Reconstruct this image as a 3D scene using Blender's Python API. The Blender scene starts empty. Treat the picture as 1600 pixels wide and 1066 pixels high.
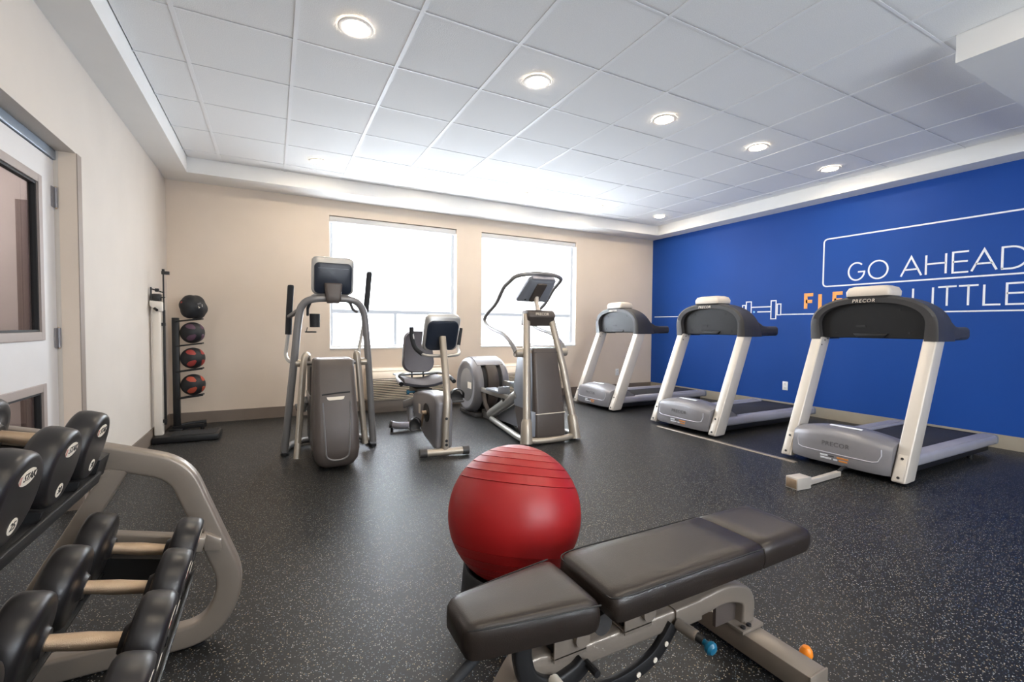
import bpy, bmesh, math, random
from mathutils import Vector, Matrix
random.seed(7)
SC = bpy.context.scene
COL = SC.collection
PI = math.pi

# ------------------------------------------------------------------ camera
def setup_camera():
    yaw, pit, rol, h = .483, -.032, .0076, 1.12
    cy, sy = math.cos(yaw), math.sin(yaw)
    cp, sp = math.cos(pit), math.sin(pit)
    cr, sr = math.cos(rol), math.sin(rol)
    A = Matrix(((cy, -sy, 0), (sy, cy, 0), (0, 0, 1)))
    B = Matrix(((1, 0, 0), (0, cp, sp), (0, -sp, cp)))
    C = Matrix(((cr, 0, sr), (0, 1, 0), (-sr, 0, cr)))
    m = C @ B @ A
    right, fwd, up = Vector(m[0]), Vector(m[1]), Vector(m[2])
    cam = bpy.data.cameras.new('camera')
    cam.sensor_width = 36
    cam.lens = 712.44 / 1600 * 36
    cam.clip_start = .02
    o = bpy.data.objects.new('camera', cam)
    COL.objects.link(o)
    mw = Matrix.Identity(4)
    for i in range(3):
        mw[i][0], mw[i][1], mw[i][2] = right[i], up[i], -fwd[i]
    mw[2][3] = h
    o.matrix_world = mw
    SC.camera = o
setup_camera()

# ------------------------------------------------------------------ world, exposure
SKY_STRENGTH = 24.0
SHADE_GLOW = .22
LAMP = 62.0
w = bpy.data.worlds.new('world')
SC.world = w
w.use_nodes = True
bg = w.node_tree.nodes['Background']
bg.inputs[0].default_value = (.83, .915, 1, 1)
bg.inputs[1].default_value = SKY_STRENGTH
vs = SC.view_settings
vs.view_transform = 'Standard'
vs.look = 'None'
vs.gamma = 1
vs.use_curve_mapping = False
vs.exposure = 1.72
ADDED_WINDOWS = ((.637, 2.333), (2.72, 4.415))
for _x, _w, _y, _r in ((1.485, 1.69, 6.36, -PI / 2), (3.5675, 1.69, 6.36, -PI / 2), (1.485, 1.69, -2.79, PI / 2), (3.5675, 1.69, -2.79, PI / 2)):     # sky portals: guide the sampling of the daylight through the windows
    _l = bpy.data.lights.new('window_sky_portal', 'AREA')
    _l.shape = 'RECTANGLE'
    _l.size, _l.size_y = _w, 1.68
    _l.cycles.is_portal = True
    _o = bpy.data.objects.new('window_sky_portal', _l)
    COL.objects.link(_o)
    _o.location = (_x, _y, 1.655)
    _o.rotation_euler = (_r, 0, 0)
SC.cycles.use_denoising = True
SC.cycles.max_bounces = 10
SC.cycles.diffuse_bounces = 5
SC.cycles.sample_clamp_indirect = 6

# ------------------------------------------------------------------ materials
def srgb(r, g, b):
    f = lambda c: (c / 255 / 12.92) if c / 255 <= .04045 else ((c / 255 + .055) / 1.055) ** 2.4
    return (f(r), f(g), f(b), 1)

def mat(name, col, rough=.5, metal=0, var=.06, vscale=6, bump=0, bscale=200, spec=.5, coat=0, stretch=None):
    m = bpy.data.materials.new(name)
    m.use_nodes = True
    nt = m.node_tree
    p = nt.nodes['Principled BSDF']
    p.inputs['Roughness'].default_value = rough
    p.inputs['Metallic'].default_value = metal
    p.inputs['Specular IOR Level'].default_value = spec
    p.inputs['Coat Weight'].default_value = coat
    tc = nt.nodes.new('ShaderNodeTexCoord')
    nz = nt.nodes.new('ShaderNodeTexNoise')
    nz.inputs['Scale'].default_value = vscale
    nz.inputs['Detail'].default_value = 3
    nt.links.new(tc.outputs['Object'], nz.inputs['Vector'])
    r = nt.nodes.new('ShaderNodeValToRGB')
    c = Vector(col[:3])
    r.color_ramp.elements[0].position = .3
    r.color_ramp.elements[1].position = .7
    r.color_ramp.elements[0].color = (*(c * (1 - var)), 1)
    r.color_ramp.elements[1].color = (*(c * (1 + var)), 1)
    nt.links.new(nz.outputs['Fac'], r.inputs['Fac'])
    nt.links.new(r.outputs['Color'], p.inputs['Base Color'])
    if bump:
        n2 = nt.nodes.new('ShaderNodeTexNoise')
        n2.inputs['Scale'].default_value = bscale
        n2.inputs['Detail'].default_value = 2
        if stretch:
            mp = nt.nodes.new('ShaderNodeMapping')
            mp.inputs['Scale'].default_value = stretch
            nt.links.new(tc.outputs['Object'], mp.inputs['Vector'])
            nt.links.new(mp.outputs['Vector'], n2.inputs['Vector'])
        else:
            nt.links.new(tc.outputs['Object'], n2.inputs['Vector'])
        b = nt.nodes.new('ShaderNodeBump')
        b.inputs['Strength'].default_value = bump
        b.inputs['Distance'].default_value = .003
        nt.links.new(n2.outputs['Fac'], b.inputs['Height'])
        nt.links.new(b.outputs['Normal'], p.inputs['Normal'])
    return m

def emat(name, col, strength):
    m = bpy.data.materials.new(name)
    m.use_nodes = True
    nt = m.node_tree
    nt.nodes.remove(nt.nodes['Principled BSDF'])
    e = nt.nodes.new('ShaderNodeEmission')
    e.inputs[0].default_value = col
    e.inputs[1].default_value = strength
    nt.links.new(e.outputs[0], nt.nodes['Material Output'].inputs['Surface'])
    return m

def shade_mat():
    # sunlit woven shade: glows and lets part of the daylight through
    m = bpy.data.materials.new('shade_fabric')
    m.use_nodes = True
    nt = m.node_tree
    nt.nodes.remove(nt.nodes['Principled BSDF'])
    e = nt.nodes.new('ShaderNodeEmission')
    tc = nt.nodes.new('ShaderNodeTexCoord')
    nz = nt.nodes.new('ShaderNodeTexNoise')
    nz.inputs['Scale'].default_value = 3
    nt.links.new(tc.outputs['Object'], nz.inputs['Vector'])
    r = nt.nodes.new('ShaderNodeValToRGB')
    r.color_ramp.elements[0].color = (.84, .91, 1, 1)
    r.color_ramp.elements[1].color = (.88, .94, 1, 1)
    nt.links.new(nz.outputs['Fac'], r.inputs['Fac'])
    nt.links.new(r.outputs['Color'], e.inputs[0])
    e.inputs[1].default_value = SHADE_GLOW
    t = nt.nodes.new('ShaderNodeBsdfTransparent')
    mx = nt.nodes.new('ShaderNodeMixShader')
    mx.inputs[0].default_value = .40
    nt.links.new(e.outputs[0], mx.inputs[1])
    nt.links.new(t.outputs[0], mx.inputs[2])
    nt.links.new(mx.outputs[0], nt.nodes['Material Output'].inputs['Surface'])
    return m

def glass_mat(name, tint=(1, 1, 1, 1), gloss=.12):
    m = bpy.data.materials.new(name)
    m.use_nodes = True
    nt = m.node_tree
    nt.nodes.remove(nt.nodes['Principled BSDF'])
    t = nt.nodes.new('ShaderNodeBsdfTransparent')
    t.inputs[0].default_value = tint
    g = nt.nodes.new('ShaderNodeBsdfGlossy')
    g.inputs['Roughness'].default_value = .03
    mx = nt.nodes.new('ShaderNodeMixShader')
    mx.inputs[0].default_value = gloss
    nt.links.new(t.outputs[0], mx.inputs[1])
    nt.links.new(g.outputs[0], mx.inputs[2])
    nt.links.new(mx.outputs[0], nt.nodes['Material Output'].inputs['Surface'])
    return m

def floor_mat():
    m = bpy.data.materials.new('speckled_rubber')
    m.use_nodes = True
    nt = m.node_tree
    p = nt.nodes['Principled BSDF']
    tc = nt.nodes.new('ShaderNodeTexCoord')
    base = nt.nodes.new('ShaderNodeTexNoise')
    base.inputs['Scale'].default_value = 90
    base.inputs['Detail'].default_value = 4
    nt.links.new(tc.outputs['Object'], base.inputs['Vector'])
    br = nt.nodes.new('ShaderNodeValToRGB')
    br.color_ramp.elements[0].color = (.004, .0042, .0045, 1)
    br.color_ramp.elements[1].color = (.013, .0133, .0138, 1)
    nt.links.new(base.outputs['Fac'], br.inputs['Fac'])
    last = br.outputs['Color']
    for scale, thr, col in ((230, .075, (.42, .40, .36, 1)), (190, .05, (.34, .27, .17, 1)), (270, .08, (.16, .21, .26, 1))):
        v = nt.nodes.new('ShaderNodeTexVoronoi')
        v.inputs['Scale'].default_value = scale
        v.inputs['Randomness'].default_value = 1
        nt.links.new(tc.outputs['Object'], v.inputs['Vector'])
        sep = nt.nodes.new('ShaderNodeSeparateColor')
        nt.links.new(v.outputs['Color'], sep.inputs[0])
        lt = nt.nodes.new('ShaderNodeMath')
        lt.operation = 'LESS_THAN'
        lt.inputs[1].default_value = thr
        nt.links.new(sep.outputs[0], lt.inputs[0])
        l2 = nt.nodes.new('ShaderNodeMath')
        l2.operation = 'LESS_THAN'
        l2.inputs[1].default_value = .42
        nt.links.new(v.outputs['Distance'], l2.inputs[0])
        mu = nt.nodes.new('ShaderNodeMath')
        mu.operation = 'MULTIPLY'
        nt.links.new(lt.outputs[0], mu.inputs[0])
        nt.links.new(l2.outputs[0], mu.inputs[1])
        mx = nt.nodes.new('ShaderNodeMix')
        mx.data_type = 'RGBA'
        nt.links.new(mu.outputs[0], mx.inputs[0])
        nt.links.new(last, mx.inputs[6])
        mx.inputs[7].default_value = col
        last = mx.outputs[2]
    nt.links.new(last, p.inputs['Base Color'])
    p.inputs['Roughness'].default_value = .42
    p.inputs['Specular IOR Level'].default_value = .36
    b = nt.nodes.new('ShaderNodeBump')
    b.inputs['Strength'].default_value = .25
    b.inputs['Distance'].default_value = .002
    nt.links.new(base.outputs['Fac'], b.inputs['Height'])
    nt.links.new(b.outputs['Normal'], p.inputs['Normal'])
    return m

M = dict(
    floor=floor_mat(),
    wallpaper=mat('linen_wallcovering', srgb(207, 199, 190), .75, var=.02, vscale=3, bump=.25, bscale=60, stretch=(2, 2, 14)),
    paintedlightpaper=mat('linen_painted_light', srgb(218, 203, 187), .75, var=.02, vscale=3, bump=.25, bscale=60, stretch=(2, 2, 14)),  # same linen as wallpaper, with warm lamplight and reveal shade put into the colour
    blue=mat('blue_wall_paint', srgb(15, 69, 150), .6, var=.05, vscale=1.2, bump=.05, bscale=150, spec=.3),
    ceil=mat('ceiling_tile_face', srgb(238, 238, 238), .9, var=.07, vscale=220, bump=.5, bscale=170),
    tee=mat('ceiling_tee_paint', srgb(240, 240, 241), .5, var=.01),
    drywall=mat('white_drywall', srgb(232, 231, 229), .8, var=.015, vscale=4),
    baseboard=mat('taupe_rubber_baseboard', srgb(122, 110, 100), .5, var=.04),
    basebeige=mat('beige_rubber_baseboard', srgb(158, 149, 134), .5, var=.04),
    casing=mat('taupe_door_casing', srgb(140, 126, 116), .5, var=.03),
    doorwhite=mat('door_paint', srgb(214, 212, 212), .45, var=.015),
    doortrim=mat('door_glazing_trim', srgb(160, 148, 142), .45, var=.02),
    closer=mat('door_closer_metal', srgb(150, 162, 176), .35, .7, var=.03),
    glass=glass_mat('window_glass', (1, 1, 1, 1), .05),
    doorglass=glass_mat('door_glass', (.8, .78, .78, 1), .10),
    shade=shade_mat(),
    vinyl=mat('white_vinyl', srgb(236, 237, 240), .4, var=.01),
    cassette=mat('shade_cassette', srgb(205, 204, 204), .5, var=.02),
    corridor=mat('corridor_wall_paint', srgb(188, 180, 180), .8, var=.03),
    corridordark=mat('corridor_dark_frame', srgb(96, 80, 80), .6, var=.04),
    lamp=emat('downlight_lens', (1, .84, .63, 1), LAMP),
    corrlamp=emat('corridor_lens', (1, .94, .90, 1), 62),
    lamptrim=mat('downlight_trim', srgb(240, 232, 222), .4, var=.01),
    muralwhite=mat('mural_white_print', srgb(238, 240, 246), .6, var=.01),
    muralorange=mat('mural_orange_print', srgb(250, 170, 92), .6, var=.02),
    muralblue=mat('mural_light_blue_print', srgb(120, 190, 240), .6, var=.02),
    outlet=mat('outlet_plastic', srgb(236, 236, 236), .35, var=.01),
    slot=mat('dark_slot', srgb(30, 30, 32), .6, var=.05),
    # gym metals and plastics
    silver=mat('silver_powdercoat', srgb(186, 184, 180), .34, .55, var=.04, bump=.05, bscale=500),
    warmsilver=mat('champagne_powdercoat', srgb(176, 166, 152), .36, .5, var=.04, bump=.05, bscale=500),
    rackmetal=mat('taupe_powdercoat', srgb(138, 128, 118), .33, .35, var=.04, bump=.04, bscale=400),
    tubegrey=mat('grey_powdercoat', srgb(132, 130, 130), .38, .35, var=.05),
    upright=mat('pearl_upright_paint', srgb(204, 196, 186), .38, .2, var=.03),
    rail=mat('pale_grey_rail', srgb(176, 174, 182), .4, .3, var=.03),
    hood=mat('grey_hood_plastic', srgb(134, 132, 136), .36, .25, var=.04),
    shroud=mat('taupe_shroud_plastic', srgb(84, 76, 72), .42, .1, var=.04),
    shroudside=mat('grey_shroud_plastic', srgb(140, 144, 152), .42, .15, var=.04),
    charcoal=mat('charcoal_plastic', srgb(62, 60, 60), .45, var=.06),
    consoleback=mat('console_back_plastic', srgb(30, 37, 50), .35, var=.06),
    black=mat('black_plastic', srgb(24, 24, 26), .45, var=.1),
    belt=mat('running_belt_rubber', srgb(40, 40, 44), .65, var=.08, vscale=80),
    grip=mat('black_foam_grip', srgb(28, 30, 34), .7, var=.1, bump=.2, bscale=300),
    cream=mat('cream_plastic', srgb(214, 202, 188), .4, var=.03),
    seatfabric=mat('grey_seat_vinyl', srgb(104, 102, 108), .55, var=.05),
    leather=mat('black_bench_vinyl', srgb(38, 31, 27), .36, var=.08, vscale=30, bump=.12, bscale=350),
    ball=mat('red_ball_vinyl', srgb(156, 22, 24), .42, var=.05, vscale=4, bump=.03, bscale=90),
    urethane=mat('black_urethane', srgb(33, 31, 32), .36, var=.08, vscale=20),
    steel=mat('knurled_steel', srgb(192, 168, 142), .38, .85, var=.06, vscale=40, bump=.4, bscale=900),
    labelcream=mat('label_cream', srgb(232, 222, 206), .5, var=.02),
    ink=mat('black_ink', srgb(18, 18, 18), .6, var=.02),
    inkred=mat('red_ink', srgb(170, 60, 50), .6, var=.02),
    greyink=mat('grey_ink', srgb(92, 90, 92), .5, var=.02),
    orangeink=mat('orange_ink', srgb(232, 150, 70), .5, var=.02),
    bluek=mat('teal_knob_plastic', srgb(20, 96, 128), .35, var=.05),
    orangek=mat('orange_knob_plastic', srgb(226, 130, 30), .35, var=.05),
    scalewhite=mat('scale_white_enamel', srgb(228, 220, 210), .4, var=.02),
    medred=mat('red_ball_panel', srgb(160, 62, 56), .55, var=.06),
    medorange=mat('orange_ball_panel', srgb(176, 78, 56), .55, var=.06),
    medpurple=mat('plum_ball_panel', srgb(92, 66, 84), .55, var=.06),
    medblack=mat('black_rubber_ball', srgb(30, 32, 36), .55, var=.08, bump=.2, bscale=120),
    ptac=mat('heater_ivory_plastic', srgb(214, 200, 182), .5, var=.03),
    boxmetal=mat('brushed_box_metal', srgb(214, 206, 196), .35, .45, var=.05),
)

# ------------------------------------------------------------------ geometry helpers (a "geo" is (verts, faces))
def V(*a):
    return Vector(a)

def join(*gs):
    vs, fs = [], []
    for v, f in gs:
        o = len(vs)
        vs += [Vector(p) for p in v]
        fs += [[i + o for i in q] for q in f]
    return vs, fs

def xf(g, m):
    return [m @ Vector(p) for p in g[0]], g[1]

def mv(g, x, y, z):
    return [Vector(p) + V(x, y, z) for p in g[0]], g[1]

def box(x0, x1, y0, y1, z0, z1):
    v = [V(x, y, z) for z in (z0, z1) for y in (y0, y1) for x in (x0, x1)]
    return v, [[0, 2, 3, 1], [4, 5, 7, 6], [0, 1, 5, 4], [2, 6, 7, 3], [0, 4, 6, 2], [1, 3, 7, 5]]

def prism(poly, axis, a0, a1):
    """poly: 2D points; axis 'x' -> (y,z), 'y' -> (x,z), 'z' -> (x,y)"""
    f = {'x': lambda a, p: V(a, p[0], p[1]), 'y': lambda a, p: V(p[0], a, p[1]), 'z': lambda a, p: V(p[0], p[1], a)}[axis]
    n = len(poly)
    v = [f(a0, p) for p in poly] + [f(a1, p) for p in poly]
    fs = [list(range(n))[::-1], list(range(n, 2 * n))] + [[i, (i + 1) % n, n + (i + 1) % n, n + i] for i in range(n)]
    return v, fs

def loft(rings, caps=True, closed=False):
    n = len(rings[0])
    v = [Vector(p) for r in rings for p in r]
    fs = []
    k = len(rings)
    for j in range(k if closed else k - 1):
        a, b = j * n, ((j + 1) % k) * n
        for i in range(n):
            fs.append([a + i, a + (i + 1) % n, b + (i + 1) % n, b + i])
    if caps and not closed:
        fs.append(list(range(n))[::-1])
        fs.append(list(range((k - 1) * n, k * n)))
    return v, fs

def circ(r, n=12, r2=None):
    r2 = r if r2 is None else r2
    return [(r * math.cos(2 * PI * i / n), r2 * math.sin(2 * PI * i / n)) for i in range(n)]

def rrect(w, h, r, n=3):
    p = []
    for cx, cy, a0 in ((w / 2 - r, h / 2 - r, 0), (-w / 2 + r, h / 2 - r, PI / 2), (-w / 2 + r, -h / 2 + r, PI), (w / 2 - r, -h / 2 + r, 1.5 * PI)):
        for i in range(n + 1):
            a = a0 + PI / 2 * i / n
            p.append((cx + r * math.cos(a), cy + r * math.sin(a)))
    return p

def fillet(path, r, n=6):
    """round the inner corners of a polyline"""
    P = [Vector(p) for p in path]
    out = [P[0]]
    for i in range(1, len(P) - 1):
        rr = r[i] if isinstance(r, (list, tuple)) else r
        a, b, c = P[i - 1], P[i], P[i + 1]
        u, w_ = (a - b).normalized(), (c - b).normalized()
        d = min(rr, (a - b).length * .49, (c - b).length * .49)
        p0, p2 = b + u * d, b + w_ * d
        for k in range(n + 1):
            t = k / n
            out.append(p0 * (1 - t) ** 2 + b * 2 * t * (1 - t) + p2 * t ** 2)
    out.append(P[-1])
    return out

def smooth(path, n=6):
    """Catmull-Rom through the points"""
    P = [Vector(p) for p in path]
    P = [P[0] * 2 - P[1]] + P + [P[-1] * 2 - P[-2]]
    out = []
    for i in range(1, len(P) - 2):
        for k in range(n):
            t = k / n
            a, b, c, d = P[i - 1], P[i], P[i + 1], P[i + 2]
            out.append(.5 * ((2 * b) + (c - a) * t + (2 * a - 5 * b + 4 * c - d) * t * t + (3 * b - a - 3 * c + d) * t ** 3))
    out.append(P[-2])
    return out

def sweep(path, sec, N=None, closed=False, scales=None):
    P = [Vector(p) for p in path]
    k = len(P)
    rings = []
    s = None
    for i in range(k):
        if closed:
            d0, d1 = (P[i] - P[i - 1]).normalized(), (P[(i + 1) % k] - P[i]).normalized()
        else:
            d0 = (P[i] - P[i - 1]).normalized() if i else (P[1] - P[0]).normalized()
            d1 = (P[i + 1] - P[i]).normalized() if i < k - 1 else d0
        t = (d0 + d1).normalized() if (d0 + d1).length > 1e-6 else d0
        if N is not None:
            s = Vector(N).normalized()
            b = s.cross(t).normalized()
            miter = 1 / max(.35, d0.dot(t))
        else:
            if s is None:
                ref = V(0, 0, 1) if abs(t.z) < .9 else V(1, 0, 0)
                s = t.cross(ref).normalized()
            else:
                s = (s - t * s.dot(t)).normalized()
            b = s.cross(t).normalized()
            miter = 1
        sc = scales[i] if scales else 1
        rings.append([P[i] + s * (p[0] * sc) + b * (p[1] * sc * miter) for p in sec])
    return loft(rings, closed=closed)

def tube(path, r, n=12, scales=None):
    return sweep(path, circ(r, n), scales=scales)

def rod(a, b, r, n=12, r2=None):
    return sweep([a, b], circ(r, n), scales=[1, (r2 or r) / r])

def lathe(prof, n=32, axis='z', c=(0, 0, 0)):
    """prof: (radius, height) list; radius 0 ends allowed"""
    rings = []
    for r, h in prof:
        r = max(r, 1e-4)
        ring = []
        for i in range(n):
            a = 2 * PI * i / n
            x, y = r * math.cos(a), r * math.sin(a)
            ring.append({'z': V(x, y, h), 'x': V(h, x, y), 'y': V(y, h, x)}[axis] + Vector(c))
        rings.append(ring)
    return loft(rings)

def disc_geo(c, r, h, axis='z', n=20):
    return lathe([(r, 0), (r, h)], n, axis, c)

def obj(name, geo, m, parent=None, bevel=0, seg=2, sm=True, ang=35, loc=None):
    me = bpy.data.meshes.new(name)
    bm = bmesh.new()
    vs_ = [bm.verts.new(p) for p in geo[0]]
    for f in geo[1]:
        try:
            bm.faces.new([vs_[i] for i in f])
        except ValueError:
            pass
    bmesh.ops.remove_doubles(bm, verts=bm.verts, dist=1e-5)
    bmesh.ops.recalc_face_normals(bm, faces=bm.faces)
    if bevel:
        bm.normal_update()
        es = [e for e in bm.edges if len(e.link_faces) == 2 and e.calc_face_angle(0) > math.radians(30)]
        bmesh.ops.bevel(bm, geom=es, offset=bevel, segments=seg, affect='EDGES', profile=.5, clamp_overlap=True)
    bm.to_mesh(me)
    bm.free()
    if sm:
        me.polygons.foreach_set('use_smooth', [True] * len(me.polygons))
        me.set_sharp_from_angle(angle=math.radians(ang))
    me.materials.append(M[m])
    o = bpy.data.objects.new(name, me)
    COL.objects.link(o)
    if loc:
        o.location = loc
    if parent:
        o.parent = parent
    return o

def tag(o, label=None, cat=None, group=None, kind=None):
    if label: o['label'] = label
    if cat: o['category'] = cat
    if group: o['group'] = group
    if kind: o['kind'] = kind
    return o

class Thing:
    """an Empty at the base of a thing; parts are given in world coordinates (or local when world=False)"""
    def __init__(self, name, label, cat, loc, group=None, world=True):
        self.o = bpy.data.objects.new(name, None)
        COL.objects.link(self.o)
        self.o.empty_display_size = .1
        self.o.location = loc
        self.off = Vector(loc) if world else V(0, 0, 0)
        tag(self.o, label, cat, group)
    def part(self, name, geo, m, parent=None, **k):
        return obj(name, ([Vector(p) - self.off for p in geo[0]], geo[1]), m, parent or self.o, **k)

def copy_tree(o, parent=None):
    c = o.copy()
    COL.objects.link(c)
    c.parent = parent
    for ch in list(o.children):
        copy_tree(ch, c)
    return c

def text_geo(s, size, depth=.001, spacing=1.0, shear=0):
    cu = bpy.data.curves.new('lettering', 'FONT')
    cu.body = s
    cu.size = size
    cu.extrude = depth
    cu.align_x = 'CENTER'
    cu.align_y = 'CENTER'
    cu.space_character = spacing
    cu.shear = shear
    cu.resolution_u = 3
    o = bpy.data.objects.new('lettering', cu)
    COL.objects.link(o)
    dg = bpy.context.evaluated_depsgraph_get()
    me = bpy.data.meshes.new_from_object(o.evaluated_get(dg))
    g = [v.co.copy() for v in me.vertices], [list(p.vertices) for p in me.polygons]
    bpy.data.objects.remove(o)
    bpy.data.curves.remove(cu)
    bpy.data.meshes.remove(me)
    return g

def frame(origin, right, up):
    """matrix that lays an XY drawing on a surface"""
    r, u = Vector(right).normalized(), Vector(up).normalized()
    n = r.cross(u).normalized()
    u = n.cross(r).normalized()
    m = Matrix.Identity(4)
    for i in range(3):
        m[i][0], m[i][1], m[i][2], m[i][3] = r[i], u[i], n[i], origin[i]
    return m

# ================================================================== THE ROOM
XL, XR, YB, YF, ZC, ZS = -1.02, 6.10, 6.17, -2.6, 2.842, 2.69
def struct(name, geo, m, **k):
    return tag(obj(name, geo, m, **k), kind='structure')

struct('floor', box(XL - .6, XR + .2, YF - .2, YB + .2, -.1, 0), 'floor', sm=False)
# left wall with the door opening
DY0, DY1, DZ = 2.58, 3.61, 2.12
wl = struct('wall_left', join(box(XL - .16, XL, YF, DY0, 0, 3.0), box(XL - .16, XL, DY1, YB, 0, 3.0), box(XL - .16, XL, DY0, DY1, DZ, 3.0)), 'wallpaper', sm=False)
tag(wl, 'pale linen wall with the glazed door')
# back wall with two window openings
WZ0, WZ1 = .81, 2.50
WX = ((.637, 2.333), (2.72, 4.415))
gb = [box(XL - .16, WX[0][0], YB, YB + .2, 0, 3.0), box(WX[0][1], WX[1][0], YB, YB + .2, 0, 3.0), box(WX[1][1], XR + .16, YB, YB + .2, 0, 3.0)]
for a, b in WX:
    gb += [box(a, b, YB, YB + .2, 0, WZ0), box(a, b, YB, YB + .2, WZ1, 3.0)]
tag(struct('wall_back', join(*gb), 'paintedlightpaper', sm=False), 'linen wall with lamplit beige tint and two windows')
wr = tag(struct('wall_right', box(XR, XR + .16, YF, YB, 0, 3.0), 'blue', sm=False), 'bright blue wall with white slogan')
gf = [box(XL - .16, ADDED_WINDOWS[0][0], YF - .16, YF, 0, 3.0), box(ADDED_WINDOWS[0][1], ADDED_WINDOWS[1][0], YF - .16, YF, 0, 3.0), box(ADDED_WINDOWS[1][1], XR + .16, YF - .16, YF, 0, 3.0)]
for a, b in ADDED_WINDOWS:
    gf += [box(a, b, YF - .16, YF, 0, WZ0), box(a, b, YF - .16, YF, WZ1, 3.0)]
struct('wall_front', join(*gf), 'wallpaper', sm=False)
for k, (a, b) in enumerate(ADDED_WINDOWS):  # unseen windows added behind the camera to bring in more daylight
    y0, y1 = YF - .12, YF - .06
    fr = struct('window_%d' % (k + 3), join(box(a + .001, a + .05, y0, y1, WZ0 + .001, WZ1 - .001), box(b - .05, b - .001, y0, y1, WZ0 + .001, WZ1 - .001),
                                            box(a + .05, b - .05, y0, y1, WZ0 + .001, WZ0 + .05), box(a + .05, b - .05, y0, y1, WZ1 - .05, WZ1 - .001)), 'vinyl', sm=False)
    xm = (a + b) / 2
    obj('mullion', box(xm - .02, xm + .02, y0, y1, WZ0 + .05, WZ1 - .05), 'vinyl', fr, sm=False)
    for xa, xb in ((a + .05, xm - .02), (xm + .02, b - .05)):
        obj('window_pane', box(xa, xb, y0 + .027, y0 + .033, WZ0 + .05, WZ1 - .05), 'glass', fr, sm=False)
    s = Thing('roller_shade', 'white translucent roller shade in an added unseen window opposite the machines', 'shade', (xm, YF - .04, WZ0 + .02), 'roller shades of the added windows')
    s.part('fabric', box(a + .015, b - .022, YF - .0415, YF - .04, WZ0 + .045, WZ1 - .07), 'shade', sm=False)
    s.part('cassette', box(a + .004, b - .004, YF - .055, YF - .005, WZ1 - .075, WZ1 - .008), 'cassette', bevel=.008)
    s.part('hem_bar', box(a + .015, b - .022, YF - .047, YF - .034, WZ0 + .02, WZ0 + .046), 'vinyl', bevel=.004)
ce = struct('ceiling', box(XL - .16, XR + .16, YF - .16, YB + .2, 3.0, 3.06), 'drywall', sm=False)
# dropped soffits around the tiles
SL, SR, SB = -.775, 5.84, 5.79
struct('trim_1', box(XL, SL, YF, YB, ZS, 3.0), 'drywall', sm=False)
struct('trim_2', box(SL, SR, SB, YB, ZS, 3.0), 'drywall', sm=False)
struct('trim_3', box(SR, XR, 1.215, YB, ZS, 3.0), 'drywall', sm=False)
struct('trim_4', box(3.567, XR, YF, 1.215, ZS - .004, 3.0), 'drywall', sm=False)
# baseboards
BH = .13
struct('baseboard_left', join(box(XL, XL + .012, 3.677, YB - .012, 0, BH), box(XL - .10, XL, DY1 - .012, DY1, 0, BH), box(XL, XL + .012, YF, DY0, 0, BH)), 'baseboard', sm=False)
struct('baseboard_back', box(XL, XR, YB - .012, YB, 0, BH), 'baseboard', sm=False)
struct('baseboard_right', box(XR - .012, XR, YF, YB - .012, 0, BH), 'basebeige', sm=False)

# ceiling grid: tiles and tees hang from the ceiling
T = .6096
XS = [SL] + [(c - .7816) * T for c in range(0, 11)] + [SR]
YS = [(r + 4.107) * T for r in range(-11, 6)] + [SB]
tile_cache = {}
holes = {}
def tile_mesh(wd, dp):
    key = (round(wd, 3), round(dp, 3))
    if key not in tile_cache:
        o = obj('ceiling_tile', box(-wd / 2, wd / 2, -dp / 2, dp / 2, 0, .014), 'ceil', ce, bevel=.004, seg=1, sm=False)
        tile_cache[key] = o
        return o
    o = tile_cache[key].copy()
    COL.objects.link(o)
    return o
for i in range(len(XS) - 1):
    for j in range(len(YS) - 1):
        x0, x1, y0, y1 = XS[i] + .006, XS[i + 1] - .006, YS[j] + .004, YS[j + 1] - .004
        if y0 < -2.6:
            continue
        if y0 < 1.215 and x1 > 3.567:
            if y1 > 1.23:
                o = tile_mesh(x1 - max(x0, 3.569), y1 - 1.219)
                o.location = ((x1 + max(x0, 3.569)) / 2, (y1 + 1.219) / 2, ZC + .004)
            if x0 > 3.5 : continue
            x1 = min(x1, 3.563)
        o = tile_mesh(x1 - x0, y1 - y0)
        o.location = ((x0 + x1) / 2, (y0 + y1) / 2, ZC + .004 + random.uniform(0, .001))
for x in XS[1:-1]:
    y0 = 1.217 if x > 3.56 else -2.59
    obj('ceiling_main_tee', join(box(x - .012, x + .012, y0, SB - .001, ZC, ZC + .0035), box(x - .003, x + .003, y0, SB - .001, ZC + .003, ZC + .04)), 'tee', ce, sm=False)
for y in YS[:-1]:
    if y < -2.59: continue
    x1 = 3.565 if y < 1.215 else SR - .001
    obj('ceiling_cross_tee', join(box(SL + .001, x1, y - .0065, y + .0065, ZC + .0012, ZC + .0036), box(SL + .001, x1, y - .0025, y + .0025, ZC + .003, ZC + .04)), 'tee', ce, sm=False)

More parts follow.
